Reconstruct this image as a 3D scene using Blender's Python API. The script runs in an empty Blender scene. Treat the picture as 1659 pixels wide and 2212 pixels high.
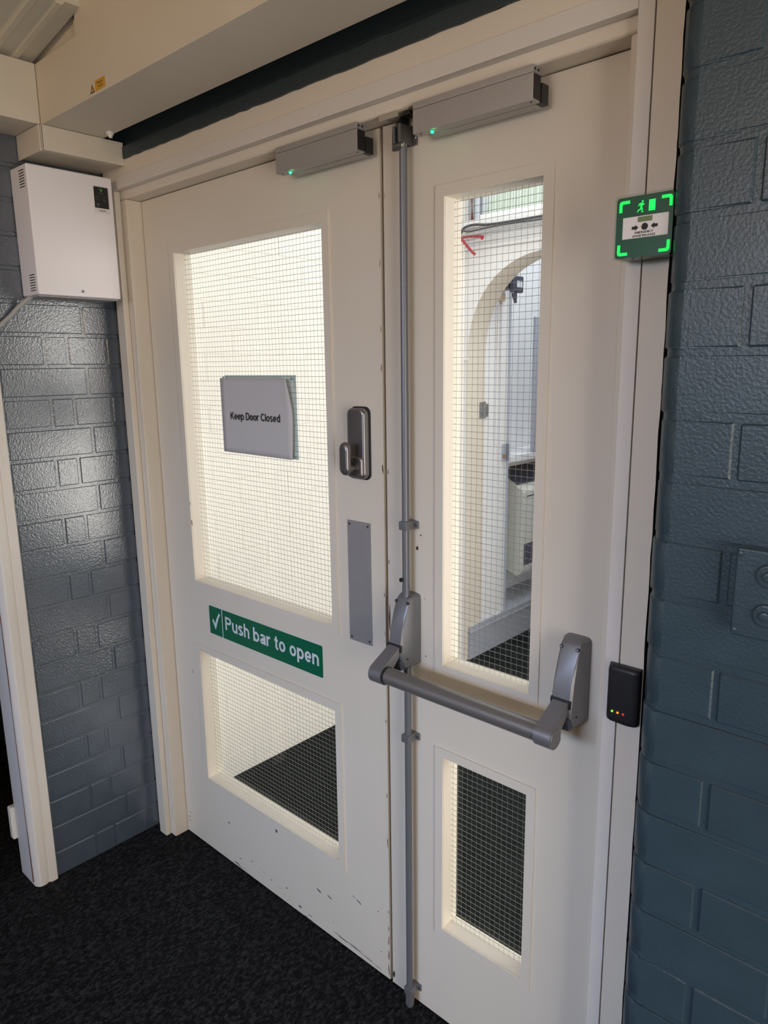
import bpy, bmesh, math, random
from mathutils import Vector, Matrix
random.seed(7)
scene = bpy.context.scene
C = scene.collection

# ------------------------------------------------------------------ camera
cam_d = bpy.data.cameras.new('camera'); cam = bpy.data.objects.new('camera', cam_d); C.objects.link(cam)
cam_d.sensor_fit = 'HORIZONTAL'; cam_d.sensor_width = 36.0
cam_d.lens = 36.0 * 1551.51 / 1659.0
cam_d.clip_start = 0.01; cam_d.clip_end = 60
_r = Vector((0.73944967, 0.67309393, -0.0125995)); _u = Vector((-0.12491124, 0.15556785, 0.97989582)); _w = Vector((-0.66152201, 0.72300982, -0.19911159))
M = Matrix.Identity(4)
for i in range(3):
    M[i][0] = _r[i]; M[i][1] = _u[i]; M[i][2] = -_w[i]
M[0][3], M[1][3], M[2][3] = 1.03975, -1.13789, 1.52344
cam.matrix_world = M
scene.camera = cam

# ------------------------------------------------------------------ world, daylight, exposure
world = bpy.data.worlds.new('world'); scene.world = world; world.use_nodes = True
bg = world.node_tree.nodes['Background']
bg.inputs['Color'].default_value = (0.75, 0.86, 1.0, 1); bg.inputs['Strength'].default_value = 0.6
scene.view_settings.view_transform = 'Standard'; scene.view_settings.look = 'None'
scene.view_settings.exposure = 0.0; scene.view_settings.gamma = 1.0
scene.view_settings.use_curve_mapping = False
try:
    scene.cycles.max_bounces = 8; scene.cycles.diffuse_bounces = 5; scene.cycles.glossy_bounces = 3; scene.cycles.transparent_max_bounces = 14
    scene.cycles.use_adaptive_sampling = True; scene.cycles.adaptive_threshold = 0.02
    scene.cycles.caustics_reflective = False; scene.cycles.caustics_refractive = False
    scene.cycles.use_denoising = True
except Exception:
    pass

def area(name, loc, target, sx, sy, power, col, spread=180):
    d = bpy.data.lights.new(name, 'AREA'); d.shape = 'RECTANGLE'; d.size = sx; d.size_y = sy
    d.energy = power; d.color = col; d.spread = math.radians(spread)
    o = bpy.data.objects.new(name, d); C.objects.link(o); o.location = loc
    o.rotation_euler = (Vector(target) - Vector(loc)).to_track_quat('-Z', 'Y').to_euler()
    return o
# daylight as from an assumed side window of the lobby; overhead fills added for lobby and passage
area('lobby_assumed_window_daylight', (1.52, 0.95, 0.98), (-1.0, 0.95, 0.85), 1.4, 1.9, 41, (1.0, 0.925, 0.875))  # assumed window, the lobby's right wall has no opening
area('lobby_overhead_fill', (-0.1, 1.2, 2.66), (-0.1, 1.2, 0), 1.6, 1.0, 14, (0.93, 0.96, 1.0))
area('passage_overhead_fill', (-0.5, 2.6, 2.66), (-0.7, 2.5, 0), 0.9, 0.9, 15, (0.92, 0.95, 1.0))
# the hall: an assumed side window to the right, a cool beam for an assumed entrance behind the viewer and an added warm fill
area('hall_assumed_window_daylight', (2.86, -1.25, 1.00), (-1.0, -0.9, 1.05), 1.5, 1.7, 55, (1.0, 0.93, 0.85))  # window is assumed and unseen, only its light is added
area('hall_assumed_entrance_beam', (0.0, -4.05, 1.75), (0.0, 0.0, 0.15), 2.0, 0.9, 15, (0.38, 0.62, 1.0), spread=54)  # added narrow cool beam onto the lower doors, no entrance is built
area('hall_warm_fill', (0.4, -3.9, 2.15), (0.2, 0.0, 1.9), 1.6, 0.4, 21, (1.0, 0.68, 0.37))

# ------------------------------------------------------------------ materials
MATS = {}
def mat(name, col, rough=0.5, metal=0.0, spec=0.5, noise=0.0, nscale=8.0, bump=0.0, bscale=200.0, emit=None, estr=0.0, bdist=0.002):
    if name in MATS: return MATS[name]
    m = bpy.data.materials.new(name); m.use_nodes = True
    nt = m.node_tree; b = nt.nodes['Principled BSDF']
    b.inputs['Roughness'].default_value = rough; b.inputs['Metallic'].default_value = metal
    b.inputs['Specular IOR Level'].default_value = spec
    b.inputs['Base Color'].default_value = (*col, 1)
    tc = nt.nodes.new('ShaderNodeTexCoord')
    if noise > 0:
        n = nt.nodes.new('ShaderNodeTexNoise'); n.inputs['Scale'].default_value = nscale; n.inputs['Detail'].default_value = 6
        nt.links.new(tc.outputs['Object'], n.inputs['Vector'])
        r = nt.nodes.new('ShaderNodeValToRGB')
        lo = tuple(c * (1 - noise) for c in col); hi = tuple(min(1, c * (1 + noise)) for c in col)
        r.color_ramp.elements[0].position = 0.3; r.color_ramp.elements[0].color = (*lo, 1)
        r.color_ramp.elements[1].position = 0.7; r.color_ramp.elements[1].color = (*hi, 1)
        nt.links.new(n.outputs['Fac'], r.inputs['Fac']); nt.links.new(r.outputs['Color'], b.inputs['Base Color'])
    if bump > 0:
        n2 = nt.nodes.new('ShaderNodeTexNoise'); n2.inputs['Scale'].default_value = bscale; n2.inputs['Detail'].default_value = 3
        nt.links.new(tc.outputs['Object'], n2.inputs['Vector'])
        bp = nt.nodes.new('ShaderNodeBump'); bp.inputs['Strength'].default_value = bump; bp.inputs['Distance'].default_value = bdist
        nt.links.new(n2.outputs['Fac'], bp.inputs['Height']); nt.links.new(bp.outputs['Normal'], b.inputs['Normal'])
    if emit:
        b.inputs['Emission Color'].default_value = (*emit, 1); b.inputs['Emission Strength'].default_value = estr
    MATS[name] = m
    return m

CREAM = mat('cream_gloss_paint', (0.70, 0.635, 0.545), 0.38, noise=0.02, nscale=5, bump=0.10, bscale=120)
GREYCREAM = mat('grey_white_paint', (0.66, 0.62, 0.585), 0.4, noise=0.02, nscale=5, bump=0.08, bscale=120)
WHITE = mat('white_paint', (0.78, 0.76, 0.73), 0.4, noise=0.02, bump=0.06, bscale=150)
CEIL = mat('ceiling_cream_paint', (0.66, 0.60, 0.51), 0.55, noise=0.02, bump=0.05)
TAN = mat('hall_wall_paint', (0.62, 0.54, 0.43), 0.6)
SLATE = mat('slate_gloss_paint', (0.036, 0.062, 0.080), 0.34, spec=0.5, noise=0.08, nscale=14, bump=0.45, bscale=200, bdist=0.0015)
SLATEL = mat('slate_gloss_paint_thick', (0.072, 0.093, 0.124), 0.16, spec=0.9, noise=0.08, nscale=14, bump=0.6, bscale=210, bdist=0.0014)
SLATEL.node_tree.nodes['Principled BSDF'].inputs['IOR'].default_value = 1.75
SLATEM = mat('slate_mortar_paint', (0.036, 0.060, 0.078), 0.40, spec=0.5, bump=0.35, bscale=70, bdist=0.002)
DKSLATE = mat('dark_slate_paint', (0.026, 0.040, 0.046), 0.45, bump=0.3, bscale=90)
BLACK = mat('black_plastic', (0.012, 0.012, 0.014), 0.45)
GAPBLK = mat('gap_black', (0.003, 0.0032, 0.004), 0.9, spec=0.05)
ALU = mat('satin_aluminium', (0.46, 0.45, 0.45), 0.42, metal=0.75, noise=0.03, nscale=300)
SILVER = mat('silver_powder_coat', (0.20, 0.20, 0.215), 0.40, metal=0.45, bump=0.08, bscale=900, bdist=0.0004)
SILVERB = mat('silver_bar_coat', (0.20, 0.19, 0.185), 0.38, metal=0.5, bump=0.05, bscale=900, bdist=0.0004)
GUNMETAL = mat('dark_gunmetal', (0.145, 0.14, 0.14), 0.4, metal=0.6)
BRIGHT = mat('bright_steel', (0.72, 0.72, 0.70), 0.25, metal=1.0)
SCREW = mat('screw_steel', (0.25, 0.25, 0.26), 0.35, metal=0.9)
NICKEL = mat('satin_nickel', (0.26, 0.245, 0.245), 0.33, metal=0.85)
PLATE = mat('anodised_plate', (0.34, 0.325, 0.325), 0.5, metal=0.4, noise=0.03, nscale=30)
WIRE = mat('glass_wire', (0.33, 0.33, 0.31), 0.4, metal=0.5)
BOXW = mat('white_powder_coat', (0.84, 0.81, 0.85), 0.35)
GREEN = mat('sign_green', (0.004, 0.115, 0.055), 0.3)
SIGNW = mat('sign_white', (0.62, 0.66, 0.70), 0.4)
RELG = mat('release_green', (0.006, 0.075, 0.042), 0.25)
GLOW = mat('glow_green', (0.0, 0.5, 0.1), 0.5, emit=(0.0, 0.85, 0.09), estr=0.95)
PAPER = mat('paper', (0.53, 0.515, 0.52), 0.8)
INK = mat('black_ink', (0.008, 0.008, 0.008), 0.6)
LABELW = mat('label_white', (0.74, 0.71, 0.71), 0.5)
GREYTXT = mat('grey_print', (0.10, 0.10, 0.10), 0.5)
YELLOW = mat('warning_yellow', (0.62, 0.33, 0.02), 0.5)
BROWN = mat('bare_timber', (0.17, 0.075, 0.035), 0.8, noise=0.2, nscale=90)
RED = mat('red_cable', (0.36, 0.012, 0.035), 0.5)
BLKC = mat('black_cable', (0.035, 0.045, 0.06), 0.5)
WHTC = mat('white_cable', (0.50, 0.51, 0.53), 0.5)
GREYC = mat('grey_cable', (0.36, 0.36, 0.36), 0.6)
LOBBY = mat('lobby_brick_paint', (0.86, 0.825, 0.765), 0.5, noise=0.015, nscale=6, bump=0.2, bscale=60)
LOBW = mat('lobby_white_plaster', (0.80, 0.80, 0.82), 0.6, noise=0.015)
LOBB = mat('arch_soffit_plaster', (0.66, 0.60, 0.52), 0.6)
SKIRT = mat('grey_skirting_paint', (0.36, 0.38, 0.44), 0.45)
POST = mat('blue_grey_paint', (0.42, 0.45, 0.54), 0.5)
HEAT = mat('heater_enamel', (0.72, 0.71, 0.66), 0.4)
NAVY = mat('navy_plastic', (0.02, 0.03, 0.07), 0.4)
PALEG = mat('ribbed_glass', (0.60, 0.68, 0.62), 0.3)
BRASS = mat('brass', (0.50, 0.30, 0.10), 0.4, metal=0.6)
BLOCKW = mat('pale_block', (0.62, 0.50, 0.36), 0.6)
LEDG = mat('led_green', (0.0, 0.3, 0.1), 0.4, emit=(0.03, 1.0, 0.42), estr=1.6)
LEDG2 = mat('led_small_green', (0.1, 0.3, 0.0), 0.4, emit=(0.22, 1.0, 0.05), estr=1.2)
LEDO = mat('led_orange', (0.4, 0.15, 0.0), 0.4, emit=(1.0, 0.26, 0.02), estr=1.6)
LEDR = mat('led_red', (0.4, 0.0, 0.0), 0.4, emit=(1.0, 0.02, 0.02), estr=1.0)

def carpet(name, c0, c1):
    m = bpy.data.materials.new(name); m.use_nodes = True; nt = m.node_tree; b = nt.nodes['Principled BSDF']
    b.inputs['Roughness'].default_value = 0.95; b.inputs['Specular IOR Level'].default_value = 0.15
    tc = nt.nodes.new('ShaderNodeTexCoord')
    n = nt.nodes.new('ShaderNodeTexNoise'); n.inputs['Scale'].default_value = 150; n.inputs['Detail'].default_value = 5; n.inputs['Roughness'].default_value = 0.75
    mp = nt.nodes.new('ShaderNodeMapping'); mp.inputs['Scale'].default_value = (1.0, 0.55, 1.0); mp.inputs['Rotation'].default_value = (0, 0, 0.6)
    nt.links.new(tc.outputs['Object'], mp.inputs['Vector']); nt.links.new(mp.outputs['Vector'], n.inputs['Vector'])
    r = nt.nodes.new('ShaderNodeValToRGB')
    r.color_ramp.elements[0].position = 0.46; r.color_ramp.elements[0].color = (*c0, 1)
    r.color_ramp.elements[1].position = 0.70; r.color_ramp.elements[1].color = (*c1, 1)
    nt.links.new(n.outputs['Fac'], r.inputs['Fac']); nt.links.new(r.outputs['Color'], b.inputs['Base Color'])
    bp = nt.nodes.new('ShaderNodeBump'); bp.inputs['Strength'].default_value = 1.0; bp.inputs['Distance'].default_value = 0.008
    nt.links.new(n.outputs['Fac'], bp.inputs['Height']); nt.links.new(bp.outputs['Normal'], b.inputs['Normal'])
    return m
CARPET = carpet('charcoal_carpet', (0.004, 0.0043, 0.005), (0.060, 0.061, 0.065))
MATG = carpet('lobby_carpet', (0.006, 0.008, 0.0075), (0.024, 0.029, 0.027))

def glass_mat():
    m = bpy.data.materials.new('wired_glass_pane'); m.use_nodes = True; nt = m.node_tree
    nt.nodes.remove(nt.nodes['Principled BSDF']); out = nt.nodes['Material Output']
    t = nt.nodes.new('ShaderNodeBsdfTransparent'); t.inputs['Color'].default_value = (0.955, 0.975, 0.96, 1)
    g = nt.nodes.new('ShaderNodeBsdfGlossy'); g.inputs['Roughness'].default_value = 0.03
    lw = nt.nodes.new('ShaderNodeLayerWeight'); lw.inputs['Blend'].default_value = 0.5
    pw = nt.nodes.new('ShaderNodeMath'); pw.operation = 'POWER'; pw.inputs[1].default_value = 5.0
    nt.links.new(lw.outputs['Facing'], pw.inputs[0])
    ma = nt.nodes.new('ShaderNodeMath'); ma.operation = 'MULTIPLY_ADD'; ma.inputs[1].default_value = 0.9; ma.inputs[2].default_value = 0.025
    nt.links.new(pw.outputs[0], ma.inputs[0])
    mx = nt.nodes.new('ShaderNodeMixShader')
    nt.links.new(ma.outputs[0], mx.inputs['Fac']); nt.links.new(t.outputs[0], mx.inputs[1]); nt.links.new(g.outputs[0], mx.inputs[2])
    nt.links.new(mx.outputs[0], out.inputs['Surface'])
    return m
GLASS = glass_mat()

def clear_mat():
    m = bpy.data.materials.new('clear_plastic'); m.use_nodes = True; nt = m.node_tree
    nt.nodes.remove(nt.nodes['Principled BSDF']); out = nt.nodes['Material Output']
    t = nt.nodes.new('ShaderNodeBsdfTransparent'); t.inputs['Color'].default_value = (0.93, 0.96, 0.94, 1)
    g = nt.nodes.new('ShaderNodeBsdfGlossy'); g.inputs['Roughness'].default_value = 0.12
    mx = nt.nodes.new('ShaderNodeMixShader'); mx.inputs['Fac'].default_value = 0.07
    nt.links.new(t.outputs[0], mx.inputs[1]); nt.links.new(g.outputs[0], mx.inputs[2]); nt.links.new(mx.outputs[0], out.inputs['Surface'])
    return m
CLEAR = clear_mat()

# door paint with scuffs low down and chipped paint along the meeting edge (wear with its own shapes)
def door_paint(name, edge_x, scuff, col=(0.70, 0.635, 0.545)):
    m = bpy.data.materials.new(name); m.use_nodes = True; nt = m.node_tree; b = nt.nodes['Principled BSDF']; L = nt.links.new
    b.inputs['Roughness'].default_value = 0.36; b.inputs['Specular IOR Level'].default_value = 0.5
    geo = nt.nodes.new('ShaderNodeNewGeometry'); sep = nt.nodes.new('ShaderNodeSeparateXYZ'); L(geo.outputs['Position'], sep.inputs[0])
    def math_(op, a, c=None, v=None):
        n = nt.nodes.new('ShaderNodeMath'); n.operation = op; n.use_clamp = False
        L(a, n.inputs[0]) if not isinstance(a, float) else setattr(n.inputs[0], 'default_value', a)
        if c is not None: L(c, n.inputs[1])
        if v is not None: n.inputs[1].default_value = v
        return n.outputs[0]
    # tint variation
    n0 = nt.nodes.new('ShaderNodeTexNoise'); n0.inputs['Scale'].default_value = 4; n0.inputs['Detail'].default_value = 4; L(geo.outputs['Position'], n0.inputs['Vector'])
    r0 = nt.nodes.new('ShaderNodeValToRGB')
    r0.color_ramp.elements[0].position = 0.3; r0.color_ramp.elements[0].color = (col[0]*.97, col[1]*.965, col[2]*.955, 1)
    r0.color_ramp.elements[1].position = 0.7; r0.color_ramp.elements[1].color = (*col, 1)
    L(n0.outputs['Fac'], r0.inputs['Fac'])
    cur = r0.outputs['Color']
    # scuffs : streaks along X in the bottom 22 cm
    mp = nt.nodes.new('ShaderNodeMapping'); mp.inputs['Scale'].default_value = (9, 9, 75); mp.inputs['Rotation'].default_value = (0, 0.10, 0)
    L(geo.outputs['Position'], mp.inputs['Vector'])
    n1 = nt.nodes.new('ShaderNodeTexNoise'); n1.inputs['Scale'].default_value = 1.0; n1.inputs['Detail'].default_value = 7; n1.inputs['Roughness'].default_value = 0.7
    L(mp.outputs['Vector'], n1.inputs['Vector'])
    band = nt.nodes.new('ShaderNodeMapRange'); band.inputs['From Min'].default_value = 0.0; band.inputs['From Max'].default_value = 0.20
    band.inputs['To Min'].default_value = scuff; band.inputs['To Max'].default_value = 0.0; L(sep.outputs['Z'], band.inputs['Value'])
    s = math_('ADD', n1.outputs['Fac'], band.outputs[0])
    r1 = nt.nodes.new('ShaderNodeValToRGB'); r1.color_ramp.elements[0].position = 0.735; r1.color_ramp.elements[0].color = (0, 0, 0, 1)
    r1.color_ramp.elements[1].position = 0.79; r1.color_ramp.elements[1].color = (1, 1, 1, 1); L(s, r1.inputs['Fac'])
    mx = nt.nodes.new('ShaderNodeMixRGB'); L(r1.outputs['Color'], mx.inputs['Fac']); L(cur, mx.inputs[1]); mx.inputs[2].default_value = (0.10, 0.095, 0.09, 1); cur = mx.outputs[0]
    # chips at the meeting edge
    d = math_('ABSOLUTE', math_('SUBTRACT', sep.outputs['X'], v=edge_x))
    mr = nt.nodes.new('ShaderNodeMapRange'); mr.inputs['From Min'].default_value = 0.001; mr.inputs['From Max'].default_value = 0.009
    mr.inputs['To Min'].default_value = 0.17; mr.inputs['To Max'].default_value = -0.4; L(d, mr.inputs['Value'])
    mp2 = nt.nodes.new('ShaderNodeMapping'); mp2.inputs['Scale'].default_value = (40, 40, 9); L(geo.outputs['Position'], mp2.inputs['Vector'])
    n2 = nt.nodes.new('ShaderNodeTexNoise'); n2.inputs['Scale'].default_value = 1.0; n2.inputs['Detail'].default_value = 5; L(mp2.outputs['Vector'], n2.inputs['Vector'])
    s2 = math_('ADD', n2.outputs['Fac'], mr.outputs[0])
    r2 = nt.nodes.new('ShaderNodeValToRGB'); r2.color_ramp.elements[0].position = 0.785; r2.color_ramp.elements[0].color = (0, 0, 0, 1)
    r2.color_ramp.elements[1].position = 0.795; r2.color_ramp.elements[1].color = (1, 1, 1, 1); L(s2, r2.inputs['Fac'])
    mx2 = nt.nodes.new('ShaderNodeMixRGB'); L(r2.outputs['Color'], mx2.inputs['Fac']); L(cur, mx2.inputs[1]); mx2.inputs[2].default_value = (0.16, 0.075, 0.04, 1)
    L(mx2.outputs[0], b.inputs['Base Color'])
    n3 = nt.nodes.new('ShaderNodeTexNoise'); n3.inputs['Scale'].default_value = 130; L(geo.outputs['Position'], n3.inputs['Vector'])
    bpn = nt.nodes.new('ShaderNodeBump'); bpn.inputs['Strength'].default_value = 0.10; bpn.inputs['Distance'].default_value = 0.002
    L(n3.outputs['Fac'], bpn.inputs['Height']); L(bpn.outputs['Normal'], b.inputs['Normal'])
    return m
DOORL = door_paint('door_paint_left', -0.003, 0.145)
DOORR = door_paint('door_paint_right', 0.012, 0.05)
ARCHI = door_paint('architrave_paint', 50.0, 0.05, (0.74, 0.70, 0.66))

# ------------------------------------------------------------------ mesh helpers
def wloc(o):
    v = Vector((0, 0, 0))
    while o is not None:
        v = v + o.location; o = o.parent
    return v

def obj(name, bm, m, parent=None, smooth=True, angle=35, kind=None):
    """link a bmesh given in world coordinates as one object, origin at its base centre"""
    bmesh.ops.recalc_face_normals(bm, faces=bm.faces[:])
    xs = [v.co for v in bm.verts]
    mn = Vector((min(v.x for v in xs), min(v.y for v in xs), min(v.z for v in xs)))
    mx = Vector((max(v.x for v in xs), max(v.y for v in xs), max(v.z for v in xs)))
    org = Vector(((mn.x + mx.x) / 2, (mn.y + mx.y) / 2, mn.z))
    bmesh.ops.translate(bm, verts=bm.verts[:], vec=-org)
    me = bpy.data.meshes.new(name); bm.to_mesh(me); bm.free()
    if smooth:
        me.polygons.foreach_set('use_smooth', [True] * len(me.polygons))
        me.set_sharp_from_angle(angle=math.radians(angle))
    mats = m if isinstance(m, (list, tuple)) else [m]
    for q in mats: me.materials.append(q)
    o = bpy.data.objects.new(name, me); C.objects.link(o)
    o.location = org - (wloc(parent) if parent is not None else Vector((0, 0, 0)))
    if parent is not None: o.parent = parent
    if kind: o['kind'] = kind
    if smooth:
        wn = o.modifiers.new('normals', 'WEIGHTED_NORMAL'); wn.keep_sharp = True; wn.weight = 80
    return o

def empty(name, loc, label=None, cat=None, kind=None, group=None):
    o = bpy.data.objects.new(name, None); C.objects.link(o); o.location = loc
    o.empty_display_size = 0.05
    return tag(o, label, cat, kind, group)

def tag(o, label=None, cat=None, kind=None, group=None):
    if label: o['label'] = label
    if cat: o['category'] = cat
    if kind: o['kind'] = kind
    if group: o['group'] = group
    return o

def box(bm, x0, x1, y0, y1, z0, z1, bev=0.0, seg=2):
    vs = [bm.verts.new(p) for p in ((x0,y0,z0),(x1,y0,z0),(x1,y1,z0),(x0,y1,z0),(x0,y0,z1),(x1,y0,z1),(x1,y1,z1),(x0,y1,z1))]
    fs = [bm.faces.new([vs[i] for i in f]) for f in ((0,1,5,4),(1,2,6,5),(2,3,7,6),(3,0,4,7),(4,5,6,7),(3,2,1,0))]
    if bev > 0:
        es = set()
        for f in fs: es.update(f.edges)
        bmesh.ops.bevel(bm, geom=list(es), offset=bev, offset_type='OFFSET', segments=seg, profile=0.5, affect='EDGES', clamp_overlap=True)
    return bm

def B(*a, bev=0.0, seg=2):
    return box(bmesh.new(), *a, bev=bev, seg=seg)

def tube(bm, pts, r, n=12, cap=True):
    """sweep a circle along a polyline"""
    pts = [Vector(p) for p in pts]; rings = []
    rr = r if isinstance(r, (list, tuple)) else [r] * len(pts)
    up = Vector((0, 0, 1))
    for i, p in enumerate(pts):
        t = (pts[min(i + 1, len(pts) - 1)] - pts[max(i - 1, 0)]).normalized()
        a = t.cross(up)
        if a.length < 1e-4: a = t.cross(Vector((0, 1, 0)))
        a.normalize(); b = t.cross(a).normalized()
        rings.append([bm.verts.new(p + (a * math.cos(k * 2 * math.pi / n) + b * math.sin(k * 2 * math.pi / n)) * rr[i]) for k in range(n)])
    for i in range(len(rings) - 1):
        for k in range(n):
            bm.faces.new((rings[i][k], rings[i][(k + 1) % n], rings[i + 1][(k + 1) % n], rings[i + 1][k]))
    if cap:
        bm.faces.new(rings[0][::-1]); bm.faces.new(rings[-1])
    return bm

def T(pts, r, n=12): return tube(bmesh.new(), pts, r, n)

def prism(bm, pts2, f0, f1):
    """extrude a 2-D polygon between two mappings (u,v)->world"""
    a = [bm.verts.new(f0(*p)) for p in pts2]; b = [bm.verts.new(f1(*p)) for p in pts2]
    n = len(pts2)
    bm.faces.new(a); bm.faces.new(b[::-1])
    for i in range(n): bm.faces.new((a[i], b[i], b[(i + 1) % n], a[(i + 1) % n]))
    return bm

def front(pts2, y, th):      # polygon (x,z) on a plane facing -Y, th thick towards the camera
    return prism(bmesh.new(), pts2, lambda u, v: (u, y, v), lambda u, v: (u, y - th, v))
def front_into(bm, pts2, y, th):
    return prism(bm, pts2, lambda u, v: (u, y, v), lambda u, v: (u, y - th, v))
def side(pts2, x, th):       # polygon (y,z) on a plane facing +X
    return prism(bmesh.new(), pts2, lambda u, v: (x, u, v), lambda u, v: (x + th, u, v))
def side_into(bm, pts2, x, th):
    return prism(bm, pts2, lambda u, v: (x, u, v), lambda u, v: (x + th, u, v))
def profile_z(pts2, z0, z1): # polygon (x,y) swept up
    return prism(bmesh.new(), pts2, lambda u, v: (u, v, z0), lambda u, v: (u, v, z1))
def rect(x0, x1, z0, z1, r=0.0, n=5):
    if r <= 0: return [(x0, z0), (x1, z0), (x1, z1), (x0, z1)]
    out = []
    for cx, cz, a0 in ((x1 - r, z0 + r, -90), (x1 - r, z1 - r, 0), (x0 + r, z1 - r, 90), (x0 + r, z0 + r, 180)):
        for k in range(n + 1):
            a = math.radians(a0 + 90 * k / n); out.append((cx + r * math.cos(a), cz + r * math.sin(a)))
    return out
def disc(cx, cz, r, n=20, sx=1.0):
    return [(cx + sx * r * math.cos(2 * math.pi * k / n), cz + r * math.sin(2 * math.pi * k / n)) for k in range(n)]

def bevel_all(bm, off, seg=2, ang=40):
    es = [e for e in bm.edges if len(e.link_faces) == 2 and e.calc_face_angle(0) > math.radians(ang)]
    bmesh.ops.bevel(bm, geom=es, offset=off, offset_type='OFFSET', segments=seg, profile=0.5, affect='EDGES', clamp_overlap=True)
    return bm

def text_bm(s, mapf, width=None, height=None, bold=0.0, align='CENTER', th=0.0003, spacing=1.0, line=1.0):
    """lettering as thin real meshes; mapf(u,v,w) -> world. width: total text width, height: cap height"""
    cu = bpy.data.curves.new('text', 'FONT'); cu.body = s; cu.align_x = align; cu.align_y = 'BOTTOM_BASELINE'
    cu.offset = bold; cu.space_character = spacing; cu.space_line = line; cu.resolution_u = 3
    o = bpy.data.objects.new('text', cu); C.objects.link(o)
    dg = bpy.context.evaluated_depsgraph_get(); dg.update()
    me = bpy.data.meshes.new_from_object(o.evaluated_get(dg))
    bpy.data.objects.remove(o); bpy.data.curves.remove(cu)
    xs = [v.co.x for v in me.vertices]; w = max(xs) - min(xs)
    su = width / w if width else height
    sv = height if height else su
    bm = bmesh.new(); bm.from_mesh(me); bpy.data.meshes.remove(me)
    bmesh.ops.remove_doubles(bm, verts=bm.verts[:], dist=1e-5)
    ex = bmesh.ops.extrude_face_region(bm, geom=bm.faces[:])
    top = [g for g in ex['geom'] if isinstance(g, bmesh.types.BMVert)]
    tops = set(top)
    cap = 0.70
    for v in bm.verts:
        wv = th if v in tops else 0.0
        v.co = Vector(mapf(v.co.x * su, v.co.y * sv / cap if height else v.co.y * sv, wv))
    return bm

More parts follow.
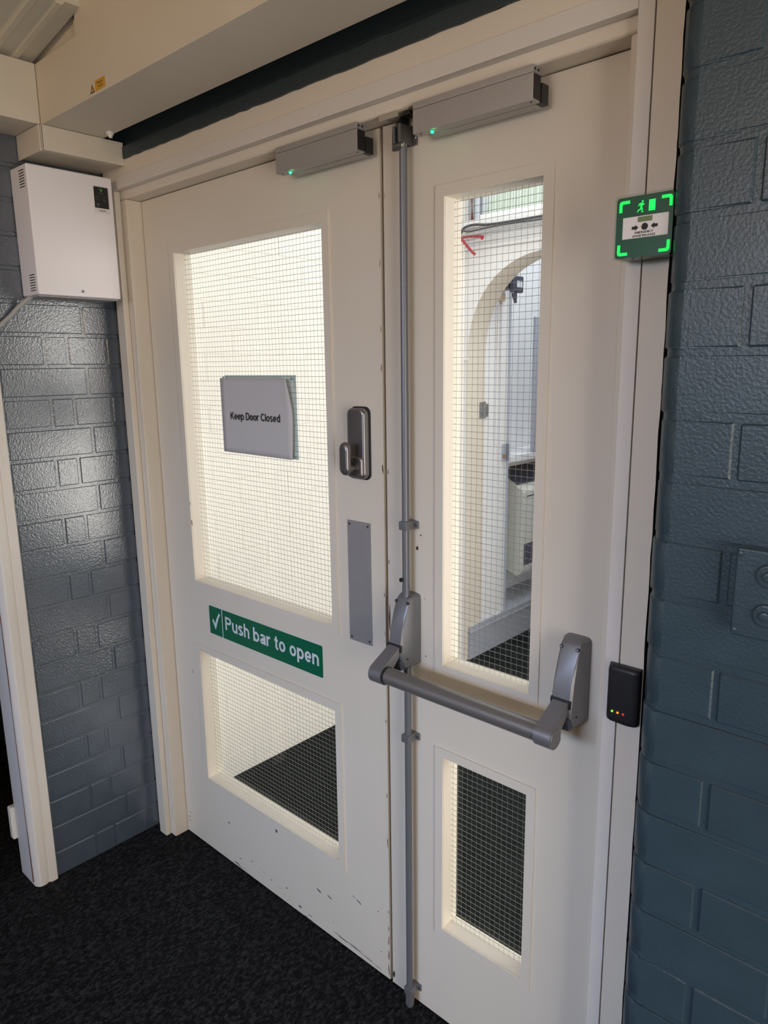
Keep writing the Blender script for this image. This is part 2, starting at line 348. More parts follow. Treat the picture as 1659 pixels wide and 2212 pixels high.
def stroke_text(s, mapf, width, cap, w, gap=0.085, th=0.0003):
    """grotesque lettering drawn with strokes: cap height = cap, stroke weight w (of the cap height), scaled to the given width"""
    h = w / 2; XH = 0.73
    def arc(cx, cy, rx, ry, a0, a1, n=20): return [(cx + rx * math.cos(math.radians(a0 + (a1 - a0) * i / n)), cy + ry * math.sin(math.radians(a0 + (a1 - a0) * i / n))) for i in range(n + 1)]
    ell = lambda cx: arc(cx, XH / 2, 0.29 - h, XH / 2 - h, 0, 360, 36)
    G = {
     'o': ([ell(.29)], .58), 'b': ([[(h, 0), (h, 1)], ell(.30)], .59), 'd': ([[(.59 - h, 0), (.59 - h, 1)], ell(.29)], .59),
     'p': ([[(h, -.27), (h, XH)], ell(.30)], .59),
     'e': ([arc(.28, XH / 2, .28 - h, XH / 2 - h, 0, 318, 30), [(.28 - .28 + h, XH / 2 - .01), (.56 - h * .6, XH / 2 - .01)]], .56),
     'a': ([arc(.27, XH - h - .13, .19, .13, 165, 0, 14) + [(.46, .16), (.48, 0)], arc(.235, .20, .235 - h, .20 - h, 0, 360, 28), [(.46, .43), (.30, .405), (.20, .385)]], .54),
     's': ([arc(.25, XH - .19, .25 - h, .19 - h * .9, 25, 262, 20) + arc(.25, .19, .25 - h, .19 - h * .9, 82, -158, 20)], .50),
     'h': ([[(h, 0), (h, 1)], arc(.28, XH - h - .22, .28 - h, .22, 175, 0, 16) + [(.56 - h, 0)]], .56),
     'n': ([[(h, 0), (h, XH)], arc(.28, XH - h - .22, .28 - h, .22, 175, 0, 16) + [(.56 - h, 0)]], .56),
     'u': ([[(.56 - h, 0), (.56 - h, XH)], [(h, XH)] + arc(.28, h + .22, .28 - h, .22, 180, 355, 16)], .56),
     'r': ([[(h, 0), (h, XH)], arc(.30, XH - h - .24, .30 - h, .24, 178, 80, 10) + [(.37, XH - h)]], .37),
     't': ([[(.17, .93), (.17, .17)] + arc(.29, .17, .12, .17 - h, 180, 270, 8) + [(.34, h)], [(0, XH - h * .8), (.34, XH - h * .8)]], .34),
     'l': ([[(h, 0), (h, 1)]], w),
     'P': ([[(h, 0), (h, 1)], [(h, 1 - h), (.36, 1 - h)] + arc(.36, .72, .29 - h, .28 - h, 90, -90, 16) + [(h, .44 + h)]], .65),
     'K': ([[(h, 0), (h, 1)], [(h, .32), (.60, 1)], [(.26, .60), (.66, 0)]], .70),
     'D': ([[(h, 0), (h, 1)], [(h, 1 - h), (.30, 1 - h)] + arc(.30, .5, .40 - h, .5 - h, 90, -90, 20) + [(h, h)]], .70),
     'C': ([arc(.37, .5, .37 - h, .5 - h, 38, 322, 28)], .70),
     'E': ([[(h, 0), (h, 1)], [(0, 1 - h), (.56, 1 - h)], [(h, .52), (.52, .52)], [(0, h), (.58, h)]], .58),
     'M': ([[(h, 0), (h, 1)], [(.80 - h, 0), (.80 - h, 1)], [(h, .98), (.40, .20)], [(.40, .20), (.80 - h, .98)]], .80),
     'R': ([[(h, 0), (h, 1)], [(h, 1 - h), (.36, 1 - h)] + arc(.36, .73, .29 - h, .27 - h, 90, -90, 16) + [(h, .46 + h)], [(.36, .46), (.62, 0)]], .66),
     'G': ([arc(.37, .5, .37 - h, .5 - h, 38, 345, 28), [(.40, .44), (.72, .44)], [(.72 - h, .44), (.72 - h, 0.05)]], .74),
     'N': ([[(h, 0), (h, 1)], [(.68 - h, 0), (.68 - h, 1)], [(h, 1), (.68 - h, 0)]], .68),
     'Y': ([[(.05, 1), (.33, .45)], [(.61, 1), (.33, .45)], [(.33, .48), (.33, 0)]], .66),
     'O': ([arc(.39, .5, .39 - h, .5 - h, 0, 360, 36)], .78), 'L': ([[(h, 0), (h, 1)], [(h, h), (.52, h)]], .52),
     'A': ([[(.05, 0), (.36, 1)], [(.67, 0), (.36, 1)], [(.16, .32), (.56, .32)]], .72),
     'S': ([arc(.32, .74, .32 - h, .26 - h * .9, 25, 262, 20) + arc(.32, .26, .32 - h, .26 - h * .9, 82, -158, 20)], .64),
    }
    x = 0; polys = []
    for ch in s:
        if ch == ' ': x += 0.31; continue
        st, adv = G[ch]
        for pl in st: polys.append([(x + a, b) for a, b in pl])
        x += adv + gap
    tot = x - gap; sx = width / tot; bm = bmesh.new()
    for ip, pl in enumerate(polys):
        lift = 0.00005 * (ip % 4)
        n = len(pl); closed = (abs(pl[0][0] - pl[-1][0]) < 1e-6 and abs(pl[0][1] - pl[-1][1]) < 1e-6)
        L_, R_ = [], []
        for i, (px, py) in enumerate(pl):
            def nrm(a, b):
                dx, dy = b[0] - a[0], b[1] - a[1]; q = math.hypot(dx, dy) or 1; return (-dy / q, dx / q)
            ia, ib = (i - 1, i + 1)
            n1 = nrm(pl[ia], pl[i]) if i > 0 else (nrm(pl[-2], pl[0]) if closed else None)
            n2 = nrm(pl[i], pl[ib]) if i < n - 1 else (nrm(pl[0], pl[1]) if closed else None)
            if n1 is None: nn = n2
            elif n2 is None: nn = n1
            else:
                mx_, my_ = n1[0] + n2[0], n1[1] + n2[1]; q = math.hypot(mx_, my_) or 1; mx_, my_ = mx_ / q, my_ / q
                k = 1 / max(0.5, mx_ * n1[0] + my_ * n1[1]); nn = (mx_ * k, my_ * k)
            L_.append(bm.verts.new(mapf((px + nn[0] * h) * sx, (py + nn[1] * h) * cap, th + lift)))
            R_.append(bm.verts.new(mapf((px - nn[0] * h) * sx, (py - nn[1] * h) * cap, th + lift)))
        for i in range(n - 1): bm.faces.new((L_[i], L_[i + 1], R_[i + 1], R_[i]))
    return bm

def fmap(x, y, z):   # front plane: u right, v up, w towards camera
    return lambda u, v, w: (x + u, y - w, z + v)
def smap(x, y, z):   # plane facing +X: u along +Y
    return lambda u, v, w: (x + w, y + u, z + v)

def screw_front(parent, x, y, z, r=0.0035, name='screw', m=None):
    bm = bmesh.new(); tube(bm, [(x, y, z), (x, y - 0.0012, z), (x, y - 0.0016, z)], [r, r, r * 0.7], 12)
    s = obj(name, bm, m or SCREW, parent)
    bm = bmesh.new(); front_into(bm, rect(x - r * .75, x + r * .75, z - r * .14, z + r * .14), y - 0.0016, 0.0002); front_into(bm, rect(x - r * .14, x + r * .14, z - r * .75, z + r * .75), y - 0.0016, 0.0002)
    obj('cross_slot', bm, BLACK, s)
    return s

# ================================================================== STRUCTURE
DY = 0.0           # room face of the doors
FLOOR = obj('floor', B(-3.0, 3.0, -4.1, 0.045, -0.05, 0.0), CARPET); tag(FLOOR, 'dark charcoal carpet floor in front of the double doors', 'floor', 'structure')
lf = obj('floor', B(-1.6, 2.0, 0.045, 3.5, -0.05, 0.0), MATG); tag(lf, 'dark green-grey carpet of the lobby seen through the lower panes', 'floor', 'structure')

# --- ceiling with bulkheads
cl = obj('ceiling', B(-3.0, 3.0, -4.1, 0.05, 2.5, 2.56), CEIL); tag(cl, 'cream ceiling with boxed bulkheads above the doors', 'ceiling', 'structure')
bm = front([(-1.3, 2.12), (2.9, 2.12), (2.9, 2.5), (-0.667, 2.5), (-0.667, 2.256), (-1.3, 2.256)], -0.115, 0.159); bevel_all(bm, 0.003, 2)
obj('bulkhead', bm, CEIL, cl)
bm = bmesh.new(); box(bm, -1.3, -0.885, -2.6, -0.2745, 2.12, 2.258, bev=0.004)
obj('bulkhead', bm, CEIL, cl)
# ribbed sloping ceiling panel over the notch at the bulkhead corner
bm = bmesh.new()
prof = [(-0.62, 0.004), (-0.470, 0.004), (-0.462, -0.004), (-0.448, -0.004), (-0.440, 0.004), (-0.380, 0.004), (-0.373, -0.004), (-0.360, -0.004), (-0.353, 0.004),
        (-0.330, 0.004), (-0.324, -0.004), (-0.312, -0.004), (-0.306, 0.004), (-0.2725, 0.004), (-0.2725, 0.022), (-0.62, 0.022)]
sl = lambda x: 2.298 + 0.157 * (x + 0.667)
prism(bm, prof, lambda u, v: (-0.925, u, 2.4995 if v > 0.01 else sl(-0.925) + v), lambda u, v: (-0.640, u, 2.4995 if v > 0.01 else sl(-0.640) + v))
obj('ribbed_panel', bm, mat('panel_olive_cream', (0.60, 0.56, 0.47), 0.55), cl, smooth=False)
obj('notch_back', B(-1.3, -0.668, -0.262, -0.205, 2.2565, 2.5), CEIL, cl)
obj('notch_cheek', B(-0.6790, -0.6672, -0.2720, -0.2622, 2.2565, 2.292, bev=0.002), GREYCREAM, cl)

# --- door wall above the frame (dark) and lintel
dw = obj('wall_front', B(-1.35, 0.66, -0.055, 0.05, 2.035, 2.5), DKSLATE); tag(dw, 'dark slate painted wall strip above the door frame', 'wall', 'structure')
bm = bmesh.new()
n = 60; zt = 2.108
lower = [(-0.874 + (1.529) * i / n, 2.0785 + random.uniform(-0.0016, 0.0012)) for i in range(n + 1)]
upper = [(x, zt + random.uniform(-0.002, 0.0015)) for x, _ in lower]
prism(bm, lower + upper[::-1], lambda u, v: (u, -0.0545, v), lambda u, v: (u, -0.0672, v))
obj('lintel', bm, DKSLATE, dw, smooth=False)

# --- left wall (short brick return) -----------------------------------------
LX = -1.02
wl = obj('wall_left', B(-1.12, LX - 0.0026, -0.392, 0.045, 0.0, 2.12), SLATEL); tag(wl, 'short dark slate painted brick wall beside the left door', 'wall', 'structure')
_bcache = {}
def brick_mesh(lx, ly, lz, bev, m, key):
    k = (round(lx, 4), round(ly, 4), round(lz, 4), key)
    if k not in _bcache:
        b = B(-lx / 2, lx / 2, -ly / 2, ly / 2, 0, lz, bev=bev, seg=1)
        me = bpy.data.meshes.new('brick'); b.to_mesh(me); b.free()
        me.materials.append(m); _bcache[k] = me
    return _bcache[k]
def brick(parent, cx, cy, z, lx, ly, lz, bev, m, key, jitter=0.0012):
    o = bpy.data.objects.new('brick', brick_mesh(lx, ly, lz, bev, m, key)); C.objects.link(o)
    o.location = Vector((cx + random.uniform(-jitter, jitter) * (1 if key in 'LB' else 0), cy + random.uniform(-jitter, jitter) * (1 if key == 'R' else 0), z)) - wloc(parent); o.parent = parent
    o.rotation_euler = (random.uniform(-.004, .004), random.uniform(-.004, .004), random.uniform(-.004, .004))
    return o
P = 0.0854
for n in range(-6, 20):
    zc = 1.619 - (n + 1) * P
    if zc + P < 0.0: break
    z0 = max(zc, -0.03)
    cuts = [-0.392, -0.266, -0.201, -0.087, 0.03] if n % 2 == 0 else [-0.392, -0.151, 0.06]
    if n % 4 == 2: cuts = [-0.392, -0.262, -0.197, -0.084, 0.03]
    for a, b in zip(cuts[:-1], cuts[1:]):
        L_ = b - a - 0.008
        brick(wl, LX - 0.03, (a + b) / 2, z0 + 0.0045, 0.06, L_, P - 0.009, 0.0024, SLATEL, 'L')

# --- right wall --------------------------------------------------------------
RY = -0.13; RX = 0.6355
bm = profile_z([(RX + 0.002, 0.045), (RX + 0.002, RY + 0.0330), (RX + 0.0040, RY + 0.0225), (RX + 0.0085, RY + 0.0135), (RX + 0.0155, RY + 0.0075), (RX + 0.0240, RY + 0.0042), (RX + 0.0310, RY + 0.0030), (2.9, RY + 0.0030), (2.9, 0.045)], 0.0, 2.5)
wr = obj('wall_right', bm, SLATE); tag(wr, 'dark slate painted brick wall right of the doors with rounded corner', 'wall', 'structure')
# bullnose brick meshes (rounded outer corner), lengths differ per course
def bull_mesh(length, h):
    k = ('bull', round(length, 4), round(h, 4))
    if k not in _bcache:
        pts = [(0, 0.10), (0, 0.032), (0.0015, 0.0225), (0.0055, 0.0130), (0.0125, 0.0055), (0.0215, 0.0014), (0.0310, 0.0), (length, 0.0), (length, 0.10)]
        b = prism(bmesh.new(), pts, lambda u, v: (u, v, 0), lambda u, v: (u, v, h))
        es = [e for e in b.edges if abs(e.verts[0].co.z - e.verts[1].co.z) < 1e-6 and (e.verts[0].co.y < 0.05 and e.verts[1].co.y < 0.05)]
        es += [e for e in b.edges if abs(e.verts[0].co.x - length) < 1e-6 and abs(e.verts[1].co.x - length) < 1e-6 and e.verts[0].co.y < .01 and e.verts[1].co.y < .01 and e not in es]
        bmesh.ops.bevel(b, geom=es, offset=0.0026, offset_type='OFFSET', segments=1, affect='EDGES', clamp_overlap=True)
        bmesh.ops.recalc_face_normals(b, faces=b.faces[:])
        me = bpy.data.meshes.new('brick'); b.to_mesh(me); b.free()
        me.polygons.foreach_set('use_smooth', [(q.center.x < 0.0300 and abs(q.normal.z) < 0.3) for q in me.polygons])
        me.materials.append(SLATE); _bcache[k] = me
    return _bcache[k]
PR = 0.0867
n = 0
for k in range(-15, 16):
    z0 = 1.2764 + k * PR
    if z0 < -0.08 or z0 > 2.46: continue
    short = (k % 2 == 1)          # course just below the 1.2764 joint (k=-1) shows the head joint
    ln = (0.741 if short else 0.852) - RX
    zz = max(z0, 0.0) if z0 > -0.03 else z0
    o = bpy.data.objects.new('brick', bull_mesh(ln, PR - 0.0105)); C.objects.link(o)
    o.location = Vector((RX + random.uniform(-0.0015, 0.0015), RY + random.uniform(-0.001, 0.001), z0 + 0.00525)) - wloc(wr); o.parent = wr
    o.rotation_euler = (0, random.uniform(-.003, .003), random.uniform(-.003, .003))
    x = RX + ln + 0.009
    while x < 1.55:
        L_ = 0.213
        brick(wr, x + L_ / 2, RY + 0.05, z0 + 0.00525, L_, 0.10, PR - 0.0105, 0.0026, SLATE, 'R', 0.001)
        x += L_ + 0.010
# sealant gap between casing and brick corner
bm = bmesh.new(); lft = []; rgt = []
for i in range(61):
    z = 2.3 * i / 60; w = random.choice([0, 0, 0, 0.0006, 0.0012]) + (0.003 if z < 0.25 else 0)
    lft.append((0.6178 - w, z)); rgt.append((0.652, z))
prism(bm, lft + rgt[::-1], lambda u, v: (u, -0.058, v), lambda u, v: (u, -0.0648, v))
obj('sealant_gap', bm, GAPBLK, wr, smooth=False)

# --- rest of the hall behind the camera --------------------------------------
o = obj('wall_back', B(-3.0, 3.0, -4.16, -4.1, 0, 2.5), TAN); tag(o, 'hall wall behind the viewer', 'wall', 'structure')
o = obj('wall_side', B(2.9, 2.96, -4.1, -0.0, 0, 2.5), TAN); tag(o, 'hall side wall to the right behind the viewer', 'wall', 'structure')
o = obj('wall_left_near', B(-1.12, LX, -4.1, -1.40, 0, 2.5), TAN); tag(o, 'hall left wall before the side doorway', 'wall', 'structure')
o = obj('wall_left_over', B(-1.12, LX, -1.40, -0.392, 2.121, 2.5), TAN); tag(o, 'wall over the side doorway', 'wall', 'structure')
# side room behind the left doorway
o = obj('wall_side_room', B(-3.0, -1.121, -0.17, -0.10, 0, 2.5), SLATE); tag(o, 'dark slate wall of the side room seen past the left architrave', 'wall', 'structure')
o = obj('baseboard_side_room', B(-3.0, -1.121, -0.186, -0.1705, 0.0, 0.10, bev=0.004), SLATE); tag(o, 'dark skirting of the side room', 'skirting', 'structure')
o = obj('wall_side_room_far', B(-3.06, -3.0, -4.1, -0.1, 0, 2.5), SLATE); tag(o, 'far wall of the side room', 'wall', 'structure')

# --- left doorway architrave ---------------------------------------------------
tr = empty('trim_1', (-1.05, -0.42, 0), 'off-white moulded architrave with chipped edge at the left doorway', 'architrave', 'structure')
bm = profile_z([(-1.03, -0.3925), (-1.014, -0.3925), (-1.0105, -0.396), (-1.0105, -0.4135), (-1.0155, -0.4185), (-1.0165, -0.4225), (-1.0125, -0.427), (-1.012, -0.4405), (-1.0155, -0.4475), (-1.026, -0.4545), (-1.034, -0.4555), (-1.04, -0.4555), (-1.04, -0.3925)], 0.0, 2.121)
obj('architrave', bm, ARCHI, tr, angle=50)
obj('jamb', B(-1.125, -1.0402, -0.4562, -0.3925, 0, 2.121, bev=0.002), mat('jamb_blue_white', (0.66, 0.66, 0.68), 0.4), tr)
# bare timber where the paint has chipped off the arris
bm = bmesh.new(); a = []; b = []
zz = 0.01
while zz < 1.02:
    w = 0.0015 + 0.0045 * max(0, math.sin(zz * 9 + 1.2)) * (1.0 if zz < 0.7 else 0.5) + random.uniform(0, 0.0012)
    a.append((-1.0405, zz)); b.append((-1.0405 + w, zz + random.uniform(-.003, .003))); zz += 0.016
prism(bm, a + b[::-1], lambda u, v: (u, -0.4552, v), lambda u, v: (u, -0.4566, v))
obj('bare_wood_chip', bm, BROWN, tr, smooth=False)
obj('stop_block', B(-1.152, -1.1255, -0.468, -0.445, 0.115, 0.222, bev=0.006, seg=3), WHITE, tr)

# --- door frame -----------------------------------------------------------------
fr = empty('trim_2', (-0.2, -0.03, 0), 'cream painted timber frame around the double doors', 'door frame', 'structure')
# left jamb : stop + strip (bottoms stand on the carpet)
obj('jamb', B(-1.019, -0.9145, -0.046, 0.06, 0.0, 1.9863, bev=0.0035), CREAM, fr)
obj('cover_strip', B(-0.9815, -0.9415, -0.0645, -0.0464, 0.0, 2.0085, bev=0.0025), CREAM, fr)
# right jamb
obj('jamb', B(0.533, 0.6175, -0.046, 0.06, 0.0, 1.9863, bev=0.0045), CREAM, fr)
obj('cover_strip', B(0.551, 0.5755, -0.0645, -0.0464, 0.0, 2.30, bev=0.0014), GREYCREAM, fr)
bm = bmesh.new(); lft = [(0.5775, 2.36 * i / 70) for i in range(71)]
rgt = [(0.6185 - random.choice([0, 0, 0, .0004, .0010, .0016]) - (0.0035 if z < 0.06 else 0), z) for _, z in lft]
prism(bm, lft + rgt[::-1], lambda u, v: (u, -0.0464, v), lambda u, v: (u, -0.0638, v))
obj('casing', bm, CREAM, fr, smooth=False)
obj('shadow_gap', B(0.5756, 0.5774, -0.0560, -0.0464, 0.0, 2.30), GAPBLK, fr)  # black strip standing in for the shade between strip and casing
# head : rail, strip, board
bm = B(-1.019, 0.6175, -0.046, 0.06, 1.9865, 2.0350)
es = [e for e in bm.edges if all(abs(v.co.y + 0.046) < 1e-5 and abs(v.co.z - 1.9865) < 1e-5 for v in e.verts)]
bmesh.ops.bevel(bm, geom=es, offset=0.006, offset_type='OFFSET', segments=4, profile=0.5, affect='EDGES')
obj('head_rail', bm, CREAM, fr)
obj('head_strip', B(-0.9815, 0.5508, -0.0645, -0.0464, 2.0088, 2.0405, bev=0.0012), GREYCREAM, fr)
lower = [(-1.0 + 1.5508 * i / 60, 2.0408) for i in range(61)]
bm = bmesh.new(); upper = [(x, 2.0790 + random.uniform(-0.0010, 0.0010)) for x, _ in lower]
prism(bm, lower + upper[::-1], lambda u, v: (u, -0.0464, v), lambda u, v: (u, -0.0625, v))
obj('head_board', bm, CREAM, fr, smooth=False)

# ================================================================== DOORS
def bead_frame(parent, x0, x1, z0, z1, w, m):
    """four mitred cover beads round an opening, slightly proud of the door face, opening lined to the glass"""
    y0, y1 = DY + 0.0005, DY - 0.0035
    X0, X1, Z0, Z1 = x0 - w, x1 + w, z0 - w, z1 + w
    quads = [[(X0, Z0), (X1, Z0), (x1, z0), (x0, z0)], [(X1, Z0), (X1, Z1), (x1, z1), (x1, z0)], [(X1, Z1), (X0, Z1), (x0, z1), (x1, z1)], [(X0, Z1), (X0, Z0), (x0, z0), (x0, z1)]]
    for q in quads:
        bm = prism(bmesh.new(), q, lambda u, v: (u, y0, v), lambda u, v: (u, y1, v))
        bevel_all(bm, 0.0012, 2)
        obj('bead', bm, m, parent)
def lining(parent, x0, x1, z0, z1, ya, yb, m, name='lining'):
    t = 0.012
    for nm, q in (('l', (x0 - t, x0, z0 - t, z1 + t)), ('r', (x1, x1 + t, z0 - t, z1 + t)), ('b', (x0, x1, z0 - t, z0)), ('t', (x0, x1, z1, z1 + t))):
        obj(name, B(q[0], q[1], ya, yb, q[2], q[3], bev=0.001, seg=1), m, parent)
def pane(parent, x0, x1, z0, z1, offx=0.0, offz=0.0):
    yg = 0.030
    g = obj('glass_pane', B(x0 - 0.004, x1 + 0.004, yg - 0.003, yg + 0.003, z0 - 0.004, z1 + 0.004), GLASS, parent, smooth=False)
    bm = bmesh.new(); p = 0.01285; hw = 0.00038
    x = x0 + offx; i = 0
    while x < x1:
        # vertical wires are slightly kinked where they are welded
        nseg = max(2, int((z1 - z0) / (p * 0.5)))
        a = []; b = []
        for k in range(nseg + 1):
            z = z0 + (z1 - z0) * k / nseg; d = 0.00042 * math.sin(2 * math.pi * (z - z0 - offz) / p + (i % 2) * 3.1)
            a.append((x - hw + d, z)); b.append((x + hw + d, z))
        va = [bm.verts.new((u, yg - 0.0002, v)) for u, v in a]; vb = [bm.verts.new((u, yg - 0.0002, v)) for u, v in b]
        for k in range(nseg): bm.faces.new((va[k], vb[k], vb[k + 1], va[k + 1]))
        x += p; i += 1
    z = z0 + offz
    while z < z1:
        box(bm, x0, x1, yg - 0.0006, yg + 0.0000, z - hw, z + hw); z += p * 1.02
    w = obj('wire_mesh', bm, WIRE, g, smooth=False, kind='stuff')
    return g
def slab(parent, x0, x1, z0, z1, holes, m, name='door_slab'):
    """door leaf with real openings: built from stiles and rails cut on a grid, merged in one mesh"""
    xs = sorted({x0, x1, *[h[0] for h in holes], *[h[1] for h in holes]}); zs = sorted({z0, z1, *[h[2] for h in holes], *[h[3] for h in holes]})
    bm = bmesh.new(); ya, yb = DY, DY + 0.044
    def inside(x, z): return any(h[0] < x < h[1] and h[2] < z < h[3] for h in holes)
    cell = {}
    vert = {}
    def V(x, y, z):
        k = (x, y, z)
        if k not in vert: vert[k] = bm.verts.new(k)
        return vert[k]
    for i in range(len(xs) - 1):
        for j in range(len(zs) - 1):
            cell[i, j] = not inside((xs[i] + xs[i + 1]) / 2, (zs[j] + zs[j + 1]) / 2)
    for (i, j), s in cell.items():
        if not s: continue
        a, b, c, d = xs[i], xs[i + 1], zs[j], zs[j + 1]
        bm.faces.new((V(a, ya, c), V(b, ya, c), V(b, ya, d), V(a, ya, d)))
        bm.faces.new((V(a, yb, c), V(a, yb, d), V(b, yb, d), V(b, yb, c)))
        if not cell.get((i - 1, j)): bm.faces.new((V(a, ya, c), V(a, ya, d), V(a, yb, d), V(a, yb, c)))
        if not cell.get((i + 1, j)): bm.faces.new((V(b, ya, c), V(b, yb, c), V(b, yb, d), V(b, ya, d)))
        if not cell.get((i, j - 1)): bm.faces.new((V(a, ya, c), V(a, yb, c), V(b, yb, c), V(b, ya, c)))
        if not cell.get((i, j + 1)): bm.faces.new((V(a, ya, d), V(b, ya, d), V(b, yb, d), V(a, yb, d)))
    es = [e for e in bm.edges if len(e.link_faces) == 2 and e.calc_face_angle(0) > 1.0 and (abs(e.verts[0].co.y - ya) < 1e-6 and abs(e.verts[1].co.y - ya) < 1e-6) and (all(abs(v.co.x - x0) < 1e-6 for v in e.verts) or all(abs(v.co.x - x1) < 1e-6 for v in e.verts))]
    bmesh.ops.bevel(bm, geom=es, offset=0.0035, offset_type='OFFSET', segments=3, profile=0.5, affect='EDGES')
    return obj(name, bm, m, parent)

# left leaf
d1 = empty('door_1', (-0.458, 0, 0.006), 'wide cream left door leaf with two wired glass panes', 'door', 'structure')
H1 = [(-0.763, -0.173, 0.9065, 1.8320), (-0.763, -0.173, 0.2580, 0.6850)]
slab(d1, -0.9105, -0.0005, 0.006, 1.9845, H1, DOORL)
for h, ox, oz in ((H1[0], 0.006, 0.005), (H1[1], 0.004, 0.008)):
    bead_frame(d1, *h, 0.0215, DOORL)
    pane(d1, *h, ox, oz)
    lining(d1, h[0] + 0.0001, h[1] - 0.0001, h[2] + 0.0001, h[3] - 0.0001, 0.0335, 0.052, CREAM, 'outer_bead')
# right leaf
d2 = empty('door_2', (0.27, 0, 0.006), 'narrow cream right door leaf with two slim wired glass panes', 'door', 'structure')
H2 = [(0.1635, 0.3730, 0.8990, 1.8325), (0.1650, 0.3745, 0.2530, 0.6850)]
slab(d2, 0.0085, 0.5320, 0.006, 1.9845, H2, DOORR)
for h, ox, oz in ((H2[0], 0.007, 0.010), (H2[1], 0.005, 0.003)):
    bead_frame(d2, *h, 0.0205, DOORR)
    pane(d2, *h, ox, oz)
    lining(d2, h[0] + 0.0001, h[1] - 0.0001, h[2] + 0.0001, h[3] - 0.0001, 0.0335, 0.052, CREAM, 'outer_bead')
# paint wear: scuffs low on the left leaf, chips to bare timber along its meeting edge
def blob(bm, cx, cz, w, h, tilt, n=9, y=0.0, th=0.00012):
    pts = []
    for i in range(n):
        a = 2 * math.pi * i / n; k = random.uniform(0.6, 1.15)
        u, v = w / 2 * math.cos(a) * k, h / 2 * math.sin(a) * k
        pts.append((cx + u * math.cos(tilt) - v * math.sin(tilt), cz + u * math.sin(tilt) + v * math.cos(tilt)))
    front_into(bm, pts, y, th)
bm = bmesh.new()
for x, z, w, h, t in ((-.4352, .2224, .010, .014, -.6), (-.6693, .1414, .012, .006, .1), (-.2583, .1211, .026, .006, -.25), (-.2179, .1245, .022, .005, -.3), (-.107, .1718, .024, .005, -.35), (-.125, .1775, .012, .003, -.35),
                      (-.168, .0224, .050, .0045, -.02), (-.128, .0236, .050, .0050, -.04), (-.085, .0200, .050, .0030, -.06), (-.045, .0160, .040, .0020, -.05), (-.190, .0260, .030, .0020, 0), (-.3437, .0254, .018, .006, .1), (-.300, .020, .020, .003, 0),
                      (-.0385, .1818, .0045, .0045, 0), (-.030, .0700, .004, .004, 0), (-.9000, .060, .018, .003, -.3), (-.8980, .045, .014, .003, -.2), (-.890, .080, .010, .003, -.4), (-.40, .055, .012, .004, .2), (-.47, .045, .010, .003, 0), (-.56, .060, .012, .003, .3), (-.62, .040, .010, .004, 0)):
    blob(bm, x, z, w, h, t)
obj('scuff_marks', bm, mat('scuff_dark', (0.085, 0.08, 0.085), 0.8, noise=0.5, nscale=400), d1, smooth=False, kind='stuff')
bm = bmesh.new()
for z, h, w in ((1.3050, .022, .0055), (.0300, .040, .0050), (.0750, .035, .0060), (.1180, .030, .0040), (.1520, .018, .0040), (.2000, .012, .0030), (.8482, .012, .004), (.7107, .010, .003), (1.52, .020, .0028), (1.60, .014, .0026), (1.73, .022, .0024), (1.86, .012, .0024), (.52, .014, .003), (.40, .010, .003), (1.02, .014, .003)):
    blob(bm, -0.0036, z, w * .8, h, random.uniform(-.12, .12))
for x, z, w, h in ((-.8146, .6011, .004, .014), (-.7590, 1.0807, .004, .024), (-.7610, 1.1382, .003, .010)): blob(bm, x, z, w, h, 0.05, y=-0.0001 if x < -.8 else -0.0036)
obj('paint_chips', bm, BROWN, d1, smooth=False, kind='stuff')
bm = bmesh.new()
for z, h, w in ((.966, .030, .005), (1.10, .012, .003), (.0320, .022, .010), (1.30, .012, .003)): blob(bm, 0.0122, z, w * .8, h, random.uniform(-.1, .1))
for x, z, q in ((.0930, 1.1440, .010), (.1028, 1.1736, .0045), (.1160, .9060, .0045), (.1250, .8650, .003), (.1130, 1.035, .003), (.3900, 1.6300, .004), (.0530, 1.0720, .003)): blob(bm, x, z, q * .8, q, 0)
obj('paint_chips', bm, mat('dark_holes', (0.05, 0.025, 0.015), 0.9), d2, smooth=False, kind='stuff')
# brown timber lip visible in the gap between the leaves
obj('meeting_rebate', B(-0.0003, 0.0084, 0.020, 0.034, 0.006, 1.9845), BROWN, d1)

# ================================================================== DOOR FURNITURE
# --- green sign
sg = empty('door_sign', (-0.459, 0, 0.757), 'green door sign with white tick reading push bar to open', 'sign')
obj('sign_plate', front(rect(-0.7025, -0.2150, 0.7565, 0.8420, 0.003, 3), -0.0001, 0.0012), GREEN, sg, smooth=False)
obj('edge_line', B(-0.7025, -0.2150, -0.0004, -0.00005, 0.7555, 0.8430), SIGNW, sg)
obj('divider_line', front(rect(-0.6405, -0.6375, 0.7565, 0.8420), -0.0013, 0.0002), SIGNW, sg, smooth=False)
tick_curve = [(-0.6755, 0.7905), (-0.6690, 0.8040), (-0.6610, 0.8170), (-0.6530, 0.8275), (-0.6485, 0.8225), (-0.6560, 0.8120), (-0.6640, 0.7960), (-0.6705, 0.7800), (-0.6735, 0.7730)]
obj('tick_mark', front([(-0.6885, 0.7985), (-0.6840, 0.8045)] + tick_curve, -0.0013, 0.0003), SIGNW, sg, smooth=False)
obj('lettering', stroke_text('Push bar to open', fmap(-0.6240, -0.0013, 0.7850), 0.3960, 0.0400, 0.160), SIGNW, sg, smooth=False)

